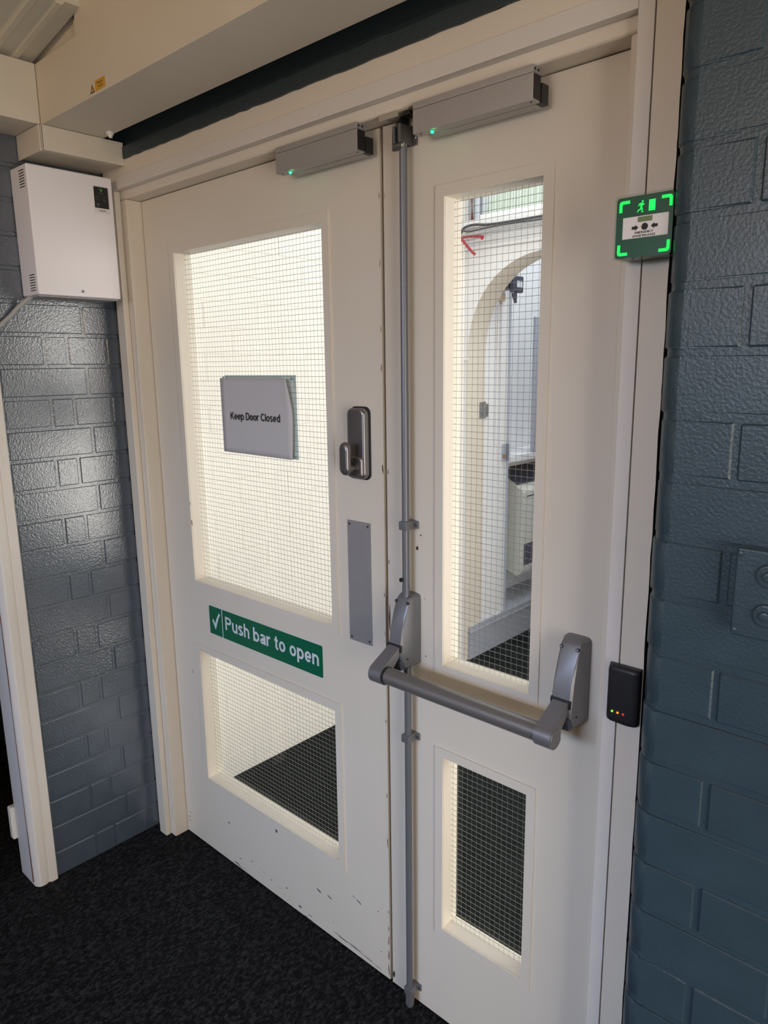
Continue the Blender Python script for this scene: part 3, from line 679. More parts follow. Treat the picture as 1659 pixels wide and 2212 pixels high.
# --- paper notice on the glass
pn = empty('paper_notice', (-0.475, 0.0268, 1.297), 'curling grey paper notice reading keep door closed on the left glass', 'notice')
bm = bmesh.new(); W_, H_ = 18, 12; grid = {}
for i in range(W_ + 1):
    for j in range(H_ + 1):
        u, v = i / W_, j / H_
        x = -0.6155 + 0.2835 * u + 0.006 * math.sin(v * 3.1) * (u > .99) ; z = 1.2990 + (0.1985 - 0.004 * (1 - v) * 0) * v - 0.003 * u * (1 - v)
        curl = max(0, u - 0.90) * max(0, v - 0.60) * 0.16 + 0.0012 * math.sin(u * 5 + 1) ** 2 * v + max(0, 0.05 - u) * 0.05
        x -= max(0, u - 0.90) * max(0, v - 0.62) * 0.24
        grid[i, j] = bm.verts.new((x, 0.0262 - 0.0006 - curl, z))
for i in range(W_):
    for j in range(H_):
        bm.faces.new((grid[i, j], grid[i + 1, j], grid[i + 1, j + 1], grid[i, j + 1]))
ps = obj('paper_sheet', bm, PAPER, pn); sm = ps.modifiers.new('t', 'SOLIDIFY'); sm.thickness = 0.0003
obj('lettering', stroke_text('Keep Door Closed', fmap(-0.5790, 0.0238, 1.3880), 0.2070, 0.0200, 0.150), INK, pn, smooth=False)
obj('backing_sheet', B(-0.6105, -0.3170, 0.0336, 0.0340, 1.2965, 1.5045), mat('backing_paper', (0.86, 0.92, 0.92), 0.8), pn)
for x, z in ((-0.606, 1.4985), (-0.3265, 1.4960), (-0.6060, 1.3055), (-0.3300, 1.3035)):
    obj('tack_blob', front(disc(x, z, 0.0035, 12), 0.0268, 0.0010), mat('blu_tack', (0.20, 0.27, 0.28), 0.8), pn)

# --- push plate
pp = empty('push_plate', (-0.078, 0, 0.887), 'blank satin aluminium push plate below the keypad lock', 'push plate')
bm = bevel_all(front(rect(-0.1150, -0.0420, 0.8875, 1.1785), 0.0, 0.0014), 0.0005, 1); obj('plate', bm, PLATE, pp)
for x in (-0.1075, -0.0500):
    for z in (0.8965, 1.1700): screw_front(pp, x, -0.0014, z, 0.0030, m=GUNMETAL)

# --- keypad lock with lever knob
lk = empty('door_lock', (-0.0655, 0, 1.277), 'satin nickel door lock with thumb lever and black gasket', 'lock')
bm = front(rect(-0.0945, -0.0370, 1.2765, 1.4375, 0.015, 6), 0.0, 0.0045); obj('gasket', bm, BLACK, lk)
def lofted(rings):
    bm = bmesh.new(); vr = [[bm.verts.new(p) for p in r] for r in rings]; n = len(rings[0])
    for a, b in zip(vr[:-1], vr[1:]):
        for k in range(n): bm.faces.new((a[k], a[(k + 1) % n], b[(k + 1) % n], b[k]))
    bm.faces.new(vr[0][::-1]); bm.faces.new(vr[-1]); return bm
def rr(x0, x1, z0, z1, r, y): return [(u, y, v) for u, v in rect(x0, x1, z0, z1, r, 6)]
bm = lofted([rr(-0.0925, -0.0390, 1.2790, 1.4345, 0.0135, -0.0046), rr(-0.0925, -0.0390, 1.2790, 1.4345, 0.0135, -0.0150), rr(-0.0905, -0.0410, 1.2810, 1.4325, 0.012, -0.0190), rr(-0.0860, -0.0455, 1.2855, 1.4280, 0.009, -0.0205)])
obj('lock_case', bm, NICKEL, lk, angle=60)
bm = lofted([rr(-0.0895, -0.0425, 1.2830, 1.3305, 0.008, -0.0200), rr(-0.0885, -0.0435, 1.2840, 1.3285, 0.008, -0.0240), rr(-0.0855, -0.0465, 1.2870, 1.3250, 0.006, -0.0258)])
obj('lower_boss', bm, NICKEL, lk, angle=60)
obj('indicator', B(-0.0690, -0.0645, -0.0268, -0.0257, 1.3205, 1.3270), BRIGHT, lk); obj('indicator_slot', B(-0.0640, -0.0615, -0.0262, -0.0257, 1.3205, 1.3270), BLACK, lk)
bm = T([(-0.0655, -0.0250, 1.3050), (-0.0655, -0.0300, 1.3050), (-0.0655, -0.0305, 1.3050)], [0.0125, 0.0125, 0.0105], 24); obj('rose', bm, NICKEL, lk)
obj('spindle', T([(-0.0655, -0.0300, 1.3050), (-0.0655, -0.0470, 1.3050)], 0.0085, 20), NICKEL, lk)
def pad(y, s, e): return [(-0.0660 + (u) * s, y, 1.3275 + v * s) for u, v in rect(-0.0135, 0.0135, -0.0365, 0.0365, 0.0133, 8)]
bm = lofted([pad(-0.0450, 0.80, 0), pad(-0.0470, 0.94, 0), pad(-0.0510, 1.0, 0), pad(-0.0550, 0.97, 0), pad(-0.0580, 0.86, 0), pad(-0.0592, 0.60, 0)])
obj('thumb_lever', bm, NICKEL, lk, angle=70)
for z in (1.4225, 1.2895): obj('fixing_screw', front(disc(-0.0655, z, 0.0032, 14), -0.0202 if z > 1.4 else -0.0256, 0.0006), GUNMETAL, lk)

# --- electromagnetic locks
def maglock(x0, x1, label):
    t = empty('magnetic_lock', ((x0 + x1) / 2, -0.03, 1.921), label, 'door magnet', group='magnetic locks at the door head')
    obj('housing', B(x0, x1, -0.0555, -0.0330, 1.9340, 1.9745, bev=0.0009), ALU, t)
    obj('mounting_plate', B(x0 + 0.0005, x1 - 0.0005, -0.0553, -0.0300, 1.9748, 1.9863, bev=0.0006), ALU, t)
    obj('end_cap', B(x1 - 0.0004, x1 + 0.0012, -0.0545, -0.0340, 1.9370, 1.9730, bev=0.0004), BLACK, t)
    obj('armature_plate', B(x0 + 0.018, x1 + 0.003, -0.0325, -0.0120, 1.9340, 1.9640, bev=0.001), BLACK, t)
    obj('armature_cover', B(x0 + 0.018, x1 - 0.008, -0.0328, -0.0100, 1.9333, 1.9450, bev=0.0008), ALU, t)
    for y in (-0.050, -0.040): obj('end_hole', T([(x1 - 0.0006, y, 1.9805), (x1 + 0.0002, y, 1.9805)], 0.0022, 10), BLACK, t)
    for x in (x0 + 0.012, x1 - 0.008): obj('base_screw', T([(x, -0.047, 1.9343), (x, -0.047, 1.9336)], 0.0022, 10), BLACK, t)
    lx = x0 + 0.040
    s = obj('indicator_lamp', T([(lx, -0.0490, 1.9345), (lx, -0.0490, 1.9320), (lx, -0.0490, 1.9296), (lx, -0.0490, 1.9285)], [0.0033, 0.0033, 0.0027, 0.0010], 14), LEDG, t)
    obj('lamp_collar', T([(lx, -0.0490, 1.9348), (lx, -0.0490, 1.9332)], 0.0036, 14), BLACK, t)
    pl = bpy.data.lights.new('lamp_glow', 'POINT'); pl.energy = 0.0035; pl.color = (0.25, 1.0, 0.40); pl.shadow_soft_size = 0.004
    lo = bpy.data.objects.new('lamp_glow', pl); C.objects.link(lo); lo.parent = t; lo.location = Vector((lx, -0.0490, 1.9255)) - wloc(t)
    return t
maglock(-0.2550, -0.0090, 'aluminium magnetic lock with green lamp above the wide left door')
maglock(0.1318, 0.3800, 'aluminium magnetic lock with green lamp above the narrow right door')

# --- panic bar with rods (one device)
RXc, RYc = 0.0795, -0.0215
pb = empty('panic_bar', (0.275, 0, 0.0), 'silver grey push bar with vertical bolt rods on the right door', 'panic bar')
def housing(x0, x1, rod):
    xc = (x0 + x1) / 2; wb = (x1 - x0) / 2
    def ring(z, d, b, f): return [(xc - b, 0.0, z), (xc - b, -0.40 * d, z), (xc - f - (b - f) * .25, -0.93 * d, z), (xc - f + .002, -d, z), (xc + f - .002, -d, z), (xc + f + (b - f) * .25, -0.93 * d, z), (xc + b, -0.40 * d, z), (xc + b, 0.0, z)]
    bm = lofted([ring(0.8865, 0.040, wb - .003, wb - .010), ring(0.8900, 0.050, wb, wb - .006), ring(0.9100, 0.0590, wb, wb - .006), ring(0.9320, 0.0600, wb, wb - .0062), ring(0.9700, 0.0540, wb, wb - .0070), ring(1.0100, 0.0420, wb, wb - .0080), ring(1.0330, 0.0330, wb, wb - .0085), ring(1.0400, 0.0265, wb - .001, wb - .010), ring(1.0435, 0.0130, wb - .004, wb - .012), ring(1.0450, 0.0050, wb - .010, wb - .016)])
    h = obj('housing', bm, SILVER, pb, angle=32)
    # screws near the top of the sloping face
    for dx in (-0.0155, 0.0155):
        bm = T([(xc + dx, -0.0315, 1.0290), (xc + dx, -0.0358, 1.0298)], [0.0036, 0.0034], 14); s = obj('screw', bm, BLACK, h)
        obj('screw_socket', T([(xc + dx, -0.0355, 1.0297), (xc + dx, -0.0362, 1.0299)], 0.0016, 8), SCREW, s)
    obj('side_hole', T([(xc + wb - .0032, -0.042, 0.9080), (xc + wb - .0014, -0.042, 0.9080)], 0.0022, 10), BLACK, h)
    obj('end_bracket', B(xc - wb + .006, xc + wb - .006, -0.0610, -0.0150, 0.8850, 0.9080, bev=0.003), mat('end_bracket_grey', (0.075, 0.085, 0.11), 0.45, metal=0.3), h)
    obj('bracket_screw', T([(xc + wb - .0120, -0.0605, 0.8945), (xc + wb - .0120, -0.0618, 0.8945)], 0.0026, 12), SCREW, h)
    # arm
    def cyl(cy, cz, r, a0, a1, k=12): return [(cy + r * math.cos(math.radians(a0 + (a1 - a0) * i / k)), cz + r * math.sin(math.radians(a0 + (a1 - a0) * i / k))) for i in range(k + 1)]
    prof = cyl(-0.1040, 0.8910, 0.0212, 118, 372, 18) + cyl(-0.0560, 0.9300, 0.0100, 12, 118, 6)
    ax0, ax1 = xc - 0.0175, xc + 0.0175
    # narrower towards the pivot : taper x by height
    bm = bmesh.new()
    def mp(sx): return lambda u, v: (xc + sx * (0.0165 if u < -0.085 else 0.0150), u, v)
    prism(bm, prof, mp(-1), mp(1)); bevel_all(bm, 0.0022, 3, 50)
    a = obj('arm', bm, SILVER, pb, angle=40)
    obj('arm_end_cap', T([(xc + 0.0164, -0.1040, 0.8910), (xc + 0.0172, -0.1040, 0.8910)], [0.0165, 0.0155], 28), SILVER, a)
    obj('arm_slot', B(xc - 0.0205, xc + 0.0190, -0.0610, -0.0480, 0.9260, 0.9425, bev=0.002), BLACK, h)
housing(0.0540, 0.1025, True)
housing(0.4465, 0.4965, False)
obj('push_tube', T([(0.0960, -0.1040, 0.8910), (0.4550, -0.1040, 0.8910)], 0.0175, 32), SILVERB, pb)
obj('tube_collar', T([(0.0965, -0.1040, 0.8910), (0.0998, -0.1040, 0.8910)], 0.0190, 32), BLACK, pb)
# rods
ur = obj('upper_rod', T([(RXc, RYc, 1.036), (RXc, RYc, 1.938)], 0.0077, 20), mat('rod_grey', (0.175, 0.18, 0.20), 0.40, metal=0.40), pb)
obj('rod_ferrule', T([(RXc, RYc, 1.930), (RXc, RYc, 1.938)], 0.0082, 20), BRIGHT, pb)
obj('rod_joint', T([(RXc, RYc, 1.036), (RXc, RYc, 1.064)], 0.0084, 20), MATS['rod_grey'], pb)
obj('lower_rod', T([(RXc + 0.003, RYc, 0.045), (RXc + 0.003, RYc, 0.890)], 0.0077, 20), MATS['rod_grey'], pb)
obj('rod_sleeve', T([(RXc + 0.002, RYc, 0.868), (RXc + 0.002, RYc, 0.890)], 0.0084, 20), mat('end_bracket_grey', (0.1, 0.1, 0.1)), pb)
obj('rod_knob', T([(RXc - 0.004, RYc - 0.0080, 1.0775), (RXc - 0.005, RYc - 0.0125, 1.0775), (RXc - 0.005, RYc - 0.0135, 1.0775)], [0.0046, 0.0046, 0.003], 12), BLACK, pb)
def guide(z0, z1, dx=0.0):
    c = RXc + dx
    bm = bmesh.new(); box(bm, c - 0.0105, c + 0.0105, RYc - 0.0110, -0.0005, z0, z1, bev=0.0018); box(bm, c - 0.0215, c + 0.0190, -0.0045, -0.0002, z0 + 0.001, z1 - 0.001, bev=0.0010)
    g = obj('rod_guide', bm, SILVER, pb)
    screw_front(g, c + 0.0150, -0.0045, (z0 + z1) / 2, 0.0028)
guide(1.1860, 1.2045); guide(0.7010, 0.7195, 0.002); guide(0.0400, 0.0590, 0.004)
bm = bmesh.new(); tube(bm, [(RXc + 0.004, RYc, 0.042), (RXc + 0.004, RYc, 0.012), (RXc + 0.004, RYc, 0.0015)], [0.0112, 0.0112, 0.0070], 6); obj('floor_bolt', bm, SILVER, pb, angle=20)
# top latch
bm = bmesh.new(); box(bm, RXc - 0.0440, RXc + 0.0190, -0.0040, -0.0003, 1.9340, 1.9700, bev=0.001); tl = obj('top_latch', bm, GUNMETAL, pb)
obj('latch_cheek', B(RXc + 0.0020, RXc + 0.0090, -0.0400, -0.0041, 1.9340, 1.9665, bev=0.0012), GUNMETAL, tl)
obj('latch_cheek', B(RXc - 0.0110, RXc - 0.0060, -0.0400, -0.0041, 1.9340, 1.9640, bev=0.0012), GUNMETAL, tl)
obj('latch_bolt', side([(-0.0060, 1.9350), (-0.0340, 1.9350), (-0.0330, 1.9700), (-0.0200, 1.9850), (-0.0060, 1.9850)], RXc - 0.0056, 0.0072), mat('latch_dark', (0.03, 0.03, 0.03), 0.4, metal=0.5), tl)
obj('latch_pivot', T([(RXc - 0.0170, -0.0260, 1.9320), (RXc + 0.0020, -0.0260, 1.9320)], 0.0080, 16), GUNMETAL, tl)
screw_front(tl, RXc + 0.0150, -0.0041, 1.9470, 0.0034, m=BRIGHT)
st = empty('strike_plate', (0.075, -0.03, 1.978), 'small bent steel strike plate under the frame head above the rod', 'strike plate')
bm = bmesh.new(); box(bm, 0.0400, 0.1120, -0.0440, -0.0060, 1.9835, 1.9863, bev=0.0006); box(bm, 0.0400, 0.0880, -0.0470, -0.0440, 1.9760, 1.9860, bev=0.0006)
obj('plate', bm, mat('strike_paint', (0.36, 0.32, 0.26), 0.5), st)
obj('catch', B(0.0960, 0.1120, -0.0400, -0.0160, 1.9770, 1.9834, bev=0.001), BLACK, st)

# --- emergency door release
EX0, EX1, EZ0, EZ1, EY = 0.5555, 0.6362, 1.6695, 1.7510, -0.110
er = empty('door_release', (0.598, -0.08, 1.667), 'green emergency door release call point with glowing corner marks', 'call point')
bm = front(rect(EX0, EX1, EZ0, EZ1, 0.004, 4), -0.0648, EY * -1 - 0.0648); bevel_all(bm, 0.0018, 2); obj('housing', bm, RELG, er)
bm = bmesh.new(); prism(bm, [(EX0 - .0015, EZ0 - .001), (EX0 - .0003, EZ0 - .001), (EX0 - .0003, EZ1 + .0015), (EX1 + .0008, EZ1 + .0015), (EX1 + .0008, EZ1 + .0025), (EX0 - .0015, EZ1 + .0025)], lambda u, v: (u, -0.066, v), lambda u, v: (u, -0.1125, v)); obj('clear_cover', bm, CLEAR, er, smooth=False)
obj('cover_tab', B(0.5830, 0.6060, -0.1120, -0.1000, EZ0 - 0.0040, EZ0 - 0.0003, bev=0.001), CLEAR, er)
obj('key_hole', T([(0.5790, -0.1010, EZ0 + 0.0002), (0.5790, -0.1010, EZ0 - 0.0006)], 0.0020, 12), BLACK, er)
obj('label_panel', front(rect(0.5658, 0.6305, 1.6950, 1.7238), EY, 0.0006), LABELW, er, smooth=False)
obj('window', front(rect(0.5875, 0.6080, 1.7158, 1.7226), EY - 0.0006, 0.0004), mat('indicator_window', (0.13, 0.19, 0.075), 0.3), er, smooth=False)
obj('press_dot', front(disc(0.5978, 1.7092, 0.0046, 24), EY - 0.0006, 0.0004), INK, er, smooth=False)
def arrow(x, z, s): return [(x - .0048 * s, z + .0020), (x, z + .0020), (x, z + .0038), (x + .0047 * s, z), (x, z - .0038), (x, z - .0020), (x - .0048 * s, z - .0020)]
obj('arrow_mark', front(arrow(0.5842, 1.7088, 1), EY - 0.0006, 0.0004), INK, er, smooth=False)
obj('arrow_mark', front(arrow(0.6112, 1.7090, -1), EY - 0.0006, 0.0004), INK, er, smooth=False)
obj('lettering', stroke_text('EMERGENCY', fmap(0.5840, EY - 0.0006, 1.7006), 0.0262, 0.0030, 0.17, gap=0.16), INK, er, smooth=False)
obj('lettering', stroke_text('DOOR RELEASE', fmap(0.5812, EY - 0.0006, 1.6961), 0.0322, 0.0030, 0.17, gap=0.16), INK, er, smooth=False)
def corner(cx, cz, sx, sz, l=0.0150, w=0.0042, r=0.004):
    a = [(0, -l), (0, -r)] + [(r - r * math.cos(math.radians(t)), -r + r * math.sin(math.radians(t))) for t in (30, 60)] + [(r, 0), (l, 0), (l, -w), (w + .0012, -w), (w, -w - .0012), (w, -l)]
    return [(cx + sx * u, cz + sz * v) for u, v in a]
for cx, cz, sx, sz in ((0.5595, 1.7465, 1, 1), (0.6345, 1.7465, -1, 1), (0.5590, 1.6730, 1, -1), (0.6340, 1.6730, -1, -1)):
    obj('glow_corner', front(corner(cx, cz, sx, sz), EY, 0.0005), GLOW, er, smooth=False)
obj('glow_door', front(rect(0.6020, 0.6110, 1.7290, 1.7435), EY, 0.0005), GLOW, er, smooth=False)
bm = bmesh.new(); rx, rz = 0.5885, 1.7285; q = 0.00055
for poly in ([(6, 24), (10, 24), (10, 28), (6, 28)], [(1, 21), (7, 23.5), (10, 21), (7, 13), (3, 12)],
             [(-3, 16), (-1, 21.5), (3, 22.5), (3, 20.5), (0.5, 19.5), (-1.2, 15.2)], [(8, 20), (9.5, 17), (13.5, 18), (13, 20), (10.5, 19.3), (9.2, 21)],
             [(3, 13), (7, 13), (9, 8), (8, 2), (11, 2.2), (11, 0.4), (6.2, 0), (6.3, 7.4), (4.5, 10)], [(3, 12.5), (5.5, 11), (4, 6.2), (-2, 5), (-3.4, 0.6), (-5.2, 1.2), (-3.6, 7), (1.8, 8.2)]):
    front_into(bm, [(rx + a * q, rz + b * q) for a, b in poly], EY, 0.0005)
obj('glow_runner', bm, GLOW, er, smooth=False)

# --- card reader
cr = empty('card_reader', (0.588, -0.07, 0.946), 'small black card reader with three indicator lights on the right casing', 'card reader')
prof = [(0.5635, -0.0642), (0.5625, -0.0700), (0.5650, -0.0775), (0.5720, -0.0815), (0.6020, -0.0830), (0.6120, -0.0815), (0.6165, -0.0770), (0.6165, -0.0642)]
bm = bmesh.new(); rings = []
for z, s in ((0.9440, 0.80), (0.9460, 0.93), (0.9520, 1.0), (1.0330, 1.0), (1.0380, 0.90), (1.0410, 0.66)):
    rings.append([(0.5900 + (x - 0.5900) * (0.985 if s < 1 else 1.0), -0.0642 + (y + 0.0642) * s, z + (0.0020 * math.cos((x - .59) * 60) if z > 1.03 else -0.0016 * math.cos((x - .59) * 60) if z < .95 else 0)) for x, y in prof])
bm = lofted(rings); obj('case', bm, BLACK, cr, angle=45)
for x, m_ in ((0.5765, LEDG2), (0.5860, LEDO), (0.5955, LEDR)):
    obj('indicator_light', front(disc(x, 0.9630, 0.0019, 14), -0.0822, 0.0008), m_, cr)

# --- power supply box with its cable
BX, BY0, BY1, BZ0, BZ1 = -0.918, -0.3085, -0.0815, 1.7165, 2.0335
ps_ = empty('power_supply_box', (-0.968, -0.195, 1.7165), 'white metal power supply box high on the left brick wall', 'power supply')
obj('cover', B(-1.0185, BX, BY0, BY1, BZ0, BZ1, bev=0.0040, seg=3), BOXW, ps_)
obj('back_tray', B(-1.0192, -0.930, BY0 + 0.004, BY1 - 0.004, BZ0 - 0.0035, BZ0 - 0.0005), GREYC, ps_)
for z0 in (1.990, 1.745):
    for k in range(7):
        z = z0 + 0.030 - k * 0.0065 - (0 if z0 > 1.9 else 0.008)
        obj('vent_slot', B(-0.9640, -0.9330, BY0 - 0.0003, BY0 + 0.0004, z - 0.0012, z + 0.0012), BLACK, ps_)
obj('cover_screw', T([(BX - 0.0002, -0.1905, 1.7310), (BX + 0.0010, -0.1905, 1.7310)], 0.0042, 18), SCREW, ps_)
obj('screw_socket', T([(BX + 0.0010, -0.1905, 1.7310), (BX + 0.0013, -0.1905, 1.7310)], 0.0022, 12), BLACK, ps_)
lb = obj('label', side(rect(-0.1370, -0.0925, 1.9385, 2.0085, 0.001, 2), BX, 0.0004), LABELW, ps_, smooth=False)
obj('label_panel', side(rect(-0.1355, -0.0955, 1.9520, 2.0060), BX + 0.0004, 0.0003), BLACK, lb, smooth=False)
bx = BX + 0.0007
obj('green_triangle', side([(-0.1200, 2.0010), (-0.1105, 2.0010), (-0.1150, 1.9920)], bx, 0.0002), mat('label_green', (0.06, 0.30, 0.07), 0.5), lb, smooth=False)
bm = bmesh.new()
for a in (rect(-0.1215, -0.1090, 1.9885, 1.9903),): side_into(bm, a, bx, 0.0002)
obj('print', bm, mat('label_dim_green', (0.05, 0.10, 0.05), 0.5), lb, smooth=False)
bm = bmesh.new()
for a in (rect(-0.1285, -0.1225, 1.9800, 1.9818), rect(-0.1085, -0.1050, 1.9790, 1.9815), rect(-0.1300, -0.1235, 1.9560, 1.9640)): side_into(bm, a, bx, 0.0002)
side_into(bm, [(-0.1300, 1.9745), (-0.1275, 1.9762), (-0.1245, 1.9735), (-0.1215, 1.9748), (-0.1215, 1.9736), (-0.1245, 1.9722), (-0.1275, 1.9750), (-0.1300, 1.9733)], bx, 0.0002)
side_into(bm, [(-0.1100, 1.9700), (-0.1030, 1.9700), (-0.1030, 1.9750), (-0.1045, 1.9750), (-0.1045, 1.9712), (-0.1085, 1.9712), (-0.1085, 1.9750), (-0.1100, 1.9750)], bx, 0.0002)
obj('print', bm, GREYTXT, lb, smooth=False)
obj('print', text_bm('50022081', smap(BX + 0.0004, -0.1145, 1.9440), width=0.0180, height=0.0036, bold=0.01), GREYTXT, lb, smooth=False)
cb = obj('power_cable', T([(-0.985, -0.300, 1.7170), (-0.990, -0.312, 1.7060), (-1.004, -0.330, 1.6880), (-1.009, -0.352, 1.6640), (-1.010, -0.375, 1.6430), (-1.0085, -0.400, 1.6230), (-1.005, -0.430, 1.6050)], 0.0058, 12), GREYC)
tag(cb, 'flat grey cable running down from under the white power supply box', 'cable')

# --- boxed-in conduit in the corner, warning label, pipe clip
tb = empty('conduit_boxing', (-0.95, -0.17, 2.06), 'cream boxed-in conduit above the white power supply box', 'boxing')
obj('front_board', B(-0.8810, -0.8765, -0.2800, -0.0628, 2.0610, 2.1190, bev=0.0010), CEIL, tb)
obj('bottom_board', B(-1.0180, -0.8812, -0.2780, -0.0628, 2.0640, 2.0700, bev=0.0008), CEIL, tb)
obj('end_board', B(-1.0185, -0.8830, -0.2830, -0.2785, 2.0590, 2.1190, bev=0.0010), CREAM, tb)
obj('seam_gap', B(-0.8832, -0.8762, -0.2784, -0.2772, 2.0620, 2.1180), GAPBLK, tb)
wlb = empty('warning_label', (-0.587, -0.2741, 2.124), 'small yellow electrical danger label on the bulkhead', 'label')
obj('danger_panel', front(rect(-0.5985, -0.5535, 2.1262, 2.1475, 0.001, 2), -0.2741, 0.0004), YELLOW, wlb, smooth=False)
obj('print', text_bm('Danger', fmap(-0.5760, -0.2745, 2.1385), width=0.0270, height=0.0052), BROWN, wlb, smooth=False)
obj('print', text_bm('400 volts', fmap(-0.5740, -0.2745, 2.1315), width=0.0220, height=0.0036), BROWN, wlb, smooth=False)
obj('triangle', front([(-0.6235, 2.1265), (-0.6020, 2.1265), (-0.6125, 2.1440)], -0.2741, 0.0003), INK, wlb, smooth=False)
obj('triangle_fill', front([(-0.6205, 2.1284), (-0.6050, 2.1284), (-0.6126, 2.1408)], -0.2744, 0.0002), YELLOW, wlb, smooth=False)
obj('bolt_symbol', front([(-0.6125, 2.1385), (-0.6140, 2.1335), (-0.6125, 2.1340), (-0.6130, 2.1295), (-0.6112, 2.1350), (-0.6125, 2.1347), (-0.6115, 2.1385)], -0.2746, 0.0002), INK, wlb, smooth=False)
kc = empty('pipe_clip', (-0.818, -0.128, 2.103), 'small white round clip under the bulkhead beside the boxing', 'clip')
obj('clip_cap', T([(-0.8180, -0.1300, 2.1196), (-0.8180, -0.1300, 2.1140), (-0.8180, -0.1300, 2.1120)], [0.0095, 0.0100, 0.0080], 20), WHITE, kc)
obj('clip_foot', T([(-0.8170, -0.1290, 2.1120), (-0.8170, -0.1290, 2.1060)], [0.0055, 0.0048], 16), WHITE, kc)

# --- painted-over junction box on the right wall
jb = empty('junction_box', (0.83, -0.14, 1.165), 'slate painted metal junction box at the right edge of the brick wall', 'junction box')
obj('case', B(0.7640, 0.9000, -0.1520, -0.1305, 1.1640, 1.2850, bev=0.0035, seg=3), SLATE, jb)
for x, z in ((0.8060, 1.2520), (0.8060, 1.1990), (0.860, 1.2520), (0.860, 1.1990)):
    k = obj('knockout', T([(x, -0.1510, z), (x, -0.1545, z), (x, -0.1560, z)], [0.0165, 0.0150, 0.0125], 28), SLATE, jb)
    obj('knockout_stud', T([(x, -0.1555, z), (x, -0.1590, z), (x, -0.1602, z)], [0.0072, 0.0062, 0.0035], 18), SLATE, k)
for x, z in ((0.7705, 1.2770), (0.7705, 1.1720)):
    obj('corner_rivet', T([(x, -0.1515, z), (x, -0.1537, z), (x, -0.1545, z)], [0.0042, 0.0036, 0.0018], 14), SLATE, jb)

# ================================================================== LOBBY BEYOND THE DOORS
lw = obj('wall_lobby_left', B(-1.20, -1.0645, 0.062, 1.75, 0, 2.7), LOBBY); tag(lw, 'bright cream painted brick wall of the lobby behind the left door', 'wall', 'structure')
for k in range(0, 28):
    z0 = 0.006 + k * 0.0868; y = 0.062 + (0.0 if k % 2 else -0.11)
    while y < 1.75:
        a, b = max(y, 0.062), min(y + 0.2225, 1.75)
        if b - a > 0.03: brick(lw, -1.0625 - 0.02, (a + b) / 2, z0 + 0.0022, 0.04, b - a - 0.0006, 0.0842, 0.0010, LOBBY, 'B', 0.0002)
        y += 0.2225
o = obj('wall_lobby_right', B(1.6, 1.66, 0.05, 3.5, 0, 2.7), LOBW); tag(o, 'white right wall of the lobby', 'wall', 'structure')
o = obj('wall_lobby_front', B(0.62, 1.6, 0.0455, 0.10, 0, 2.7), LOBW); tag(o, 'lobby side of the door wall', 'wall', 'structure')
o = obj('wall_lobby_over', B(-1.20, 0.62, 0.0615, 0.10, 2.036, 2.7), LOBW); tag(o, 'lobby wall above the doors', 'wall', 'structure')
o = obj('ceiling', B(-1.8, 2.0, 0.05, 3.5, 2.7, 2.76), LOBW); tag(o, 'white ceiling of the lobby beyond the doors', 'ceiling', 'structure')
# arched wall
AX0, AZ, AR = -1.045, 1.550, 0.445
def arch_pts(n=28):
    cx = AX0 + AR; out = []
    for i in range(n + 1):
        a = math.pi - math.pi * i / n; c, s = math.cos(a), math.sin(a); e = 2 / 2.25
        out.append((cx + AR * math.copysign(abs(c) ** e, c), AZ + 0.462 * abs(s) ** e))
    return out
ap = arch_pts(); XR = AX0 + 2 * AR
outline = [(-1.19, 0.0), (AX0, 0.0)] + ap + [(XR, 0.0), (1.6, 0.0), (1.6, 2.70), (-1.19, 2.70)]
bm = bmesh.new()
# front and back as strips to keep the opening clean
def arch_side(bm, y, flip):
    top = [(x, 2.70) for x, _ in ap]
    va = [bm.verts.new((x, y, z)) for x, z in ap]; vt = [bm.verts.new((x, y, 2.70)) for x, _ in ap]
    for i in range(len(ap) - 1): bm.faces.new((va[i], va[i + 1], vt[i + 1], vt[i]))
    l = [bm.verts.new(p) for p in ((-1.19, y, 0), (AX0, y, 0), (AX0, y, 2.70), (-1.19, y, 2.70))]; bm.faces.new(l)
    r = [bm.verts.new(p) for p in ((XR, y, 0), (1.6, y, 0), (1.6, y, 2.70), (XR, y, 2.70))]; bm.faces.new(r)
arch_side(bm, 1.752, 0); arch_side(bm, 1.90, 1)
wa = obj('wall_lobby_arch', bm, LOBW, smooth=False); tag(wa, 'white plastered wall with a tall arched opening across the lobby', 'wall', 'structure')
bm = bmesh.new(); path = [(AX0, 0.0)] + ap + [(XR, 0.0)]
for (a, b) in zip(path[:-1], path[1:]):
    q = [bm.verts.new(p) for p in ((a[0], 1.751, a[1]), (b[0], 1.751, b[1]), (b[0], 1.901, b[1]), (a[0], 1.901, a[1]))]; bm.faces.new(q)
bmesh.ops.remove_doubles(bm, verts=bm.verts[:], dist=1e-5)
obj('arch_reveal', bm, LOBB, wa)
obj('impost_ledge', B(-1.0640, AX0 + 0.006, 1.742, 1.7515, 1.545, 1.560, bev=0.002), LOBW, wa)
obj('picture_rail', B(-1.0640, 1.6, 1.740, 1.7515, 2.050, 2.062, bev=0.002), LOBW, wa)
obj('cornice_ledge', B(-1.0640, 1.6, 1.712, 1.7515, 2.142, 2.172, bev=0.004), LOBW, wa)
